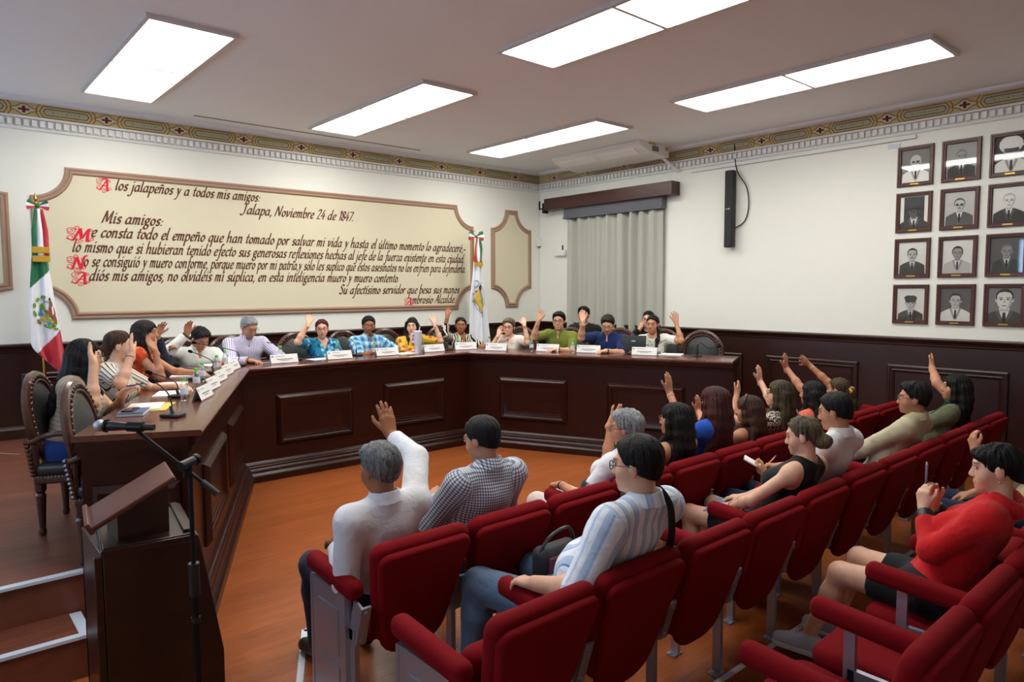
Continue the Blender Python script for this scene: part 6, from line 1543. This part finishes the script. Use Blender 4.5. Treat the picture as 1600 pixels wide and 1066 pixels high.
A('A5', 'person with very long straight dark red hair in a bright blue top, front row', row1[5], 1, (-.06, 1, 0), {'R': JA('A5', 'R', (0, 1, 0), .1, .5), 'L': ((4.22, 2.98, .70), (4.38, 3.20, .70), (0, 1, .1), (0, 0, -1), .3, .5, .9)}, skin='tan', hair=('straight', 'red', 1.22, .50), top=cloth('bright_blue', 'plain', S(34, 84, 190)), sleeve=.25, fem=True, pants=M_trs, z=.53, s=.92, girth=.95)
A('A6', 'person with brown wavy hair and a black headband, right hand raised, front row', row1[6], 1, (-.40, .92, -.05), {'R': JA('A6', 'R', fw, .14, .4), 'L': ('rest',)}, skin='tan', hair=('wavy', 'brown', 1.08, .36), top=cloth('brown_top', 'plain', S(52, 40, 36)), sleeve=0, fem=True, pants=M_trs, s=.95, z=.46,
  extra=lambda c: MB().tube([Vector(c['H'](.088 * math.cos(a) * 1.02, .035 - .02 * math.sin(a), .03 + .092 * math.sin(a)) - c['org']) for a in np.linspace(-.25, math.pi + .25, 16)], [.004] + [.013] * 14 + [.004], 6, flat=.9).build('headband', M_black, c['root']))
A('A7', 'person with long streaked hair in a leopard print blouse, hand raised, front row', row1[7], 1, (-.46, .88, .04), {'R': JA('A7', 'R', fw, .12, .5), 'L': ('rest',)}, skin='light', hair=('straight', 'streak', 1.05, .40), top=cloth('leopard_blouse', 'leopard', S(20, 18, 18), S(216, 204, 184)), sleeve=.4, fem=True, glasses='dark', pants=M_trs)
A('A8', 'person in a coral polka dot blouse with dark hair, right arm stretched up', row1[8], 1, (-.05, 1, 0), {'R': JA('A8', 'R', fw, .10, .3), 'L': ('rest',)}, skin='tan', hair=('wavy', 'black', 1.0, .22), top=cloth('coral_dots', 'spots', S(222, 96, 70), S(240, 170, 150)), sleeve=.42, fem=True, pants=M_trs, z=.48)
A('A9', 'person with dark hair tied in a yellow scrunchie, right palm raised', row1[9], 1, (-.05, 1, 0), {'R': JA('A9', 'R', fw, .05, .9), 'L': ('rest',)}, skin='tan', hair=('bun', 'streak', 1.12, (.0, -.10, -.02), 'tail'), top=cloth('dark_top', 'plain', S(40, 34, 36)), sleeve=.12, fem=True, pants=M_trs, z=.48,
  extra=both(lambda c: MB().tube([Vector(c['H'](.030 * math.cos(a), -.125 + .012 * math.cos(3 * a), -.0 + .030 * math.sin(a)) - c['org']) for a in np.linspace(0, 2 * math.pi, 18, False)], .013, 6, True).build('scrunchie', plain('yellow_scrunchie', S(206, 160, 50), .8), c['root']), wrist_band('R', white_b, .025, .003, .8)))
# ---- audience, second row
def strap(c):
    P = c['B']; g = MB(); N, tx, ty, tz = c['N'], c['tx'], c['ty'], c['tz']
    pts = [N + tx * .045 + ty * .115 - tz * .10, N + tx * .075 + ty * .085 - tz * .005, N + tx * .085 + ty * .02 + tz * .032, N + tx * .095 - ty * .06 + tz * .012, N + tx * .115 - ty * .115 - tz * .07, N + tx * .14 - ty * .145 - tz * .16, N + tx * .175 - ty * .142 - tz * .26, N + tx * .215 - ty * .10 - tz * .36]
    p = curve_pts([Vector(q - c['org']) for q in pts], 5); g.tube(p, .019, 8, flat=.30)
    g.build('shoulder_strap', M_black, c['root'])
A('B1', 'person in a blue striped shirt with a black shoulder strap, forearm on the armrest', row2[1], 2, (-.34, .93, -.10), {'L': ((2.00, 1.90, .80), (1.985, 2.13, .735), (-.10, 1, -.10), (0, 0, -1), .45, .5, .7), 'R': ((2.62, 2.05, .80), (2.45, 2.33, .72), (-.5, 1, -.1), (0, 0, -1), .5, .4, .8)},
  skin='fair', hair=('crop', 'black', 2.2), top=cloth('striped_shirt', 'stripe_wide', S(228, 233, 240), S(164, 190, 220), S(96, 132, 200)), sleeve=.52, collar=True, girth=1.35, s=1.04, glasses='dark', pants=cloth('blue_grey_trousers', 'plain', S(92, 112, 136)), h=.006, z=.53, extra=strap, knees={'L': ((2.05, 2.60, .56), (2.00, 2.62, .09)), 'R': ((2.43, 2.60, .54), (2.42, 2.66, .09))})
bag = thing('shoulder_bag', 'small black and maroon shoulder bag on the lap of the man in the striped shirt', 'bag', (2.30, 2.31, .64))
g = MB(); g.rbox((0, 0, .06), (.26, .12, .17), .04); g.build('bag_body', plain('bag_fabric', S(24, 22, 28), .7), bag); g = MB(); g.rbox((-.02, -.062, .06), (.18, .02, .11), .01); g.build('front_pocket', plain('bag_maroon', S(92, 24, 40), .7), bag); g = MB(); g.tube(curve_pts([(-.12, 0, .12), (-.06, -.02, .2), (.05, -.03, .22), (.12, 0, .12)], 5), .009, 6); g.build('carry_strap', M_black, bag)
A('B2', 'person in a black sleeveless top with highlighted hair in a low bun, second row', row2[4], 2, (-.30, .93, -.20), {'L': ((3.72, 2.05, .80), (3.77, 2.27, .66), (.45, 1, -.15), (0, 0, -1), .35, .4, .8), 'R': ((4.2, 2.1, .78), (4.02, 2.32, .66), (-.5, 1, -.1), (0, 0, -1), .35, .4, .8)}, skin='light', hair=('bun', 'streaklight', 1.05, (.0, -.115, -.05)), top=cloth('black_sleeveless', 'plain', S(20, 20, 24)), sleeve=0, fem=True, pants=M_trs, legs='shorts', bare_legs=True, h=.0065, z=.52, neck=.07,
  extra=wrist_band('L', red, .026, .004, .9))
fl = thing('folder', 'blue grey folder on the lap of the woman in black', 'folder', (3.88, 2.36, .625), .3); g = MB(); g.box((0, 0, 0), (.30, .22, .008), Matrix.Rotation(-.1, 3, 'X')); g.build('cover', plain('folder_blue', S(96, 124, 146), .6), fl, smooth=0)
A('B3', 'person in a white polo shirt writing in a small notebook, second row', row2[5], 2, (-.16, .97, -.22), {'L': ((4.22, 2.1, .78), (4.335, 2.33, .735), (.0, .9, .5), (.6, -.2, .3), .6, .3, .7), 'R': ((4.72, 2.1, .80), (4.50, 2.33, .775), (-.6, .8, .1), (-.2, .1, -1), .8, .3, .6)}, skin='tan', hair=('receding', 'saltpep', 1.5) if False else ('crop', 'black', 1.3), top=cloth('white_polo', 'plain', S(230, 230, 234)), sleeve=.42, collar=True, girth=1.1, pants=M_jean, h=.0065,
  extra=pen_in('R', (plain('orange_pen', S(226, 150, 40), .4), 'orange pen with blue cap in the hand of the man in the white polo shirt', plain('blue_pen_cap', S(40, 70, 190), .4)), (-.01, -.01, .035), (.65, -.2, .5)))
nb2 = thing('pocket_notebook', 'small open notebook held by the man in the white polo shirt', 'notebook', (4.36, 2.44, .80), .5)
g = MB(); Rn = Matrix.Rotation(math.radians(28), 3, 'X'); g.box((0, 0, 0), (.12, .16, .008), Rn); g.build('pages', M_paper, nb2, smooth=0); g = MB(); g.box(Rn @ Vector((0, 0, -.006)), (.125, .165, .004), Rn); g.build('cover', M_darkbk, nb2, smooth=0)
A('B4', 'person in a khaki jacket with wavy black hair and wire glasses, profile, second row', row2[7], 2, (-.40, .91, -.04), {}, skin='tan', hair=('short', 'black', 1.6), top=cloth('khaki_jacket', 'plain', S(188, 178, 148)), sleeve=.93, collar=True, girth=1.05, glasses='wire', pants=M_trs, h=.0065, beard=(.18, S(50, 40, 34)[:3]))
A('B5', 'person in an olive top with long black hair, hand raised, second row', row2[9], 2, (-.42, .90, .03), {'R': JA('B5', 'R', fw, .14, .4), 'L': ('rest',)}, skin='tan', hair=('straight', 'black', 1.05, .42), top=cloth('olive_top', 'plain', S(96, 102, 74)), sleeve=.24, fem=True, girth=1.2, pants=M_trs, extra=earring('L', white_b))
# ---- third row
def hood(c):
    N, tx, ty, tz = c['N'], c['tx'], c['ty'], c['tz']
    V, Q = field_mesh([cap(N + tx * math.sin(a) * .085 - ty * (math.cos(a) * .085 - .01) + tz * (.005 - .015 * math.cos(a)), N + tx * math.sin(b) * .085 - ty * (math.cos(b) * .085 - .01) + tz * (.005 - .015 * math.cos(b)), .030, .030, .03) for a, b in zip(np.linspace(-1.7, 1.4, 10), np.linspace(-1.4, 1.7, 10))], .007)
    np_mesh('hood', V, Q, cloth('red_jacket', 'plain', S(196, 22, 26)), c['root'], None, V * .1, c['org'])
    for sd in (0, 1):
        a, b = c['bones'][1 + 2 * sd]; d = nrm(b - a); L_ = np.linalg.norm(b - a)
        V, Q = field_mesh([cap(a + d * L_ * .72, a + d * L_ * .92, .041, .038, .01, '+', True, True)], .006); np_mesh('cuff', V, Q, M_black, c['root'], None, None, c['org'])
    g = MB()
    g.tube([Vector(c['H'](sg * .07 * math.cos(t), .078 + .022 * math.sin(t * 1.0) , .075 - .01 * t) - c['org']) for sg, t in [(-1, 0)] * 1 + [(-1, .4), (-1, .8), (1, 1.2)]], .012, 5)
M_shoe = plain('grey_trainer', S(192, 202, 220), .7); M_sole = plain('trainer_sole', S(222, 228, 238), .6)
A('R1', 'person in a red hooded jacket and grey trainers holding up a phone', row3[4], 3, (-.33, .94, -.10), {'L': ((3.52, 1.06, .76), (3.735, 1.185, .915), (.12, .10, 1), (.95, -.25, 0), .55, .3, .7), 'R': ((3.98, 1.05, .76), (3.86, 1.185, .91), (-.15, .10, 1), (-.9, -.3, 0), .55, .3, .7)},
  skin='light', hair=('bun', 'black', 1.1, (0, -.12, -.03), 'tail'), top=cloth('red_jacket', 'plain', S(196, 22, 26)), sleeve=.86, fem=True, girth=1.12, pants=M_trs, legs='shorts', bare_legs=True, h=.006, z=.53, shoes=('trainer', M_shoe, M_sole), extra=both(hood, earring('L')),
  knees={'L': ((3.60, 1.52, .52), (3.585, 1.68, .115)), 'R': ((3.86, 1.53, .53), (3.86, 1.66, .115))})
pn = thing('smartphone', 'phone in a clear case held up by the woman in the red jacket', 'phone', (3.80, 1.20, 1.055), math.atan2(.94, -.33) - math.pi / 2)
g = MB(); g.rbox((0, 0, 0), (.073, .009, .15), .004); g.build('case', plain('phone_grey', S(130, 130, 140), .3, .4), pn); g = MB(); g.box((0, -.0052, 0), (.066, .001, .14)); g.build('screen', plain('phone_glass2', S(24, 26, 34), .08, spec=.8), pn, smooth=0)
person('R2', 'person in dark trousers and beige jacket almost hidden behind the red jacket, third row', (row3[7], ROWY[3] + .15, .50), (row3[7] - .02, .90, 1.13), fY, (-.2, .97, 0), {'L': ((5.2, 1.15, .8), (5.42, 1.42, .90), (.1, .3, 1), (.6, -.4, 0), .6, .3, .7)}, skin='tan', hair=('short', 'black'), top=cloth('beige_jacket', 'plain', S(186, 170, 136)), sleeve=.95, pants=M_jean, h=.0085, group=GA)
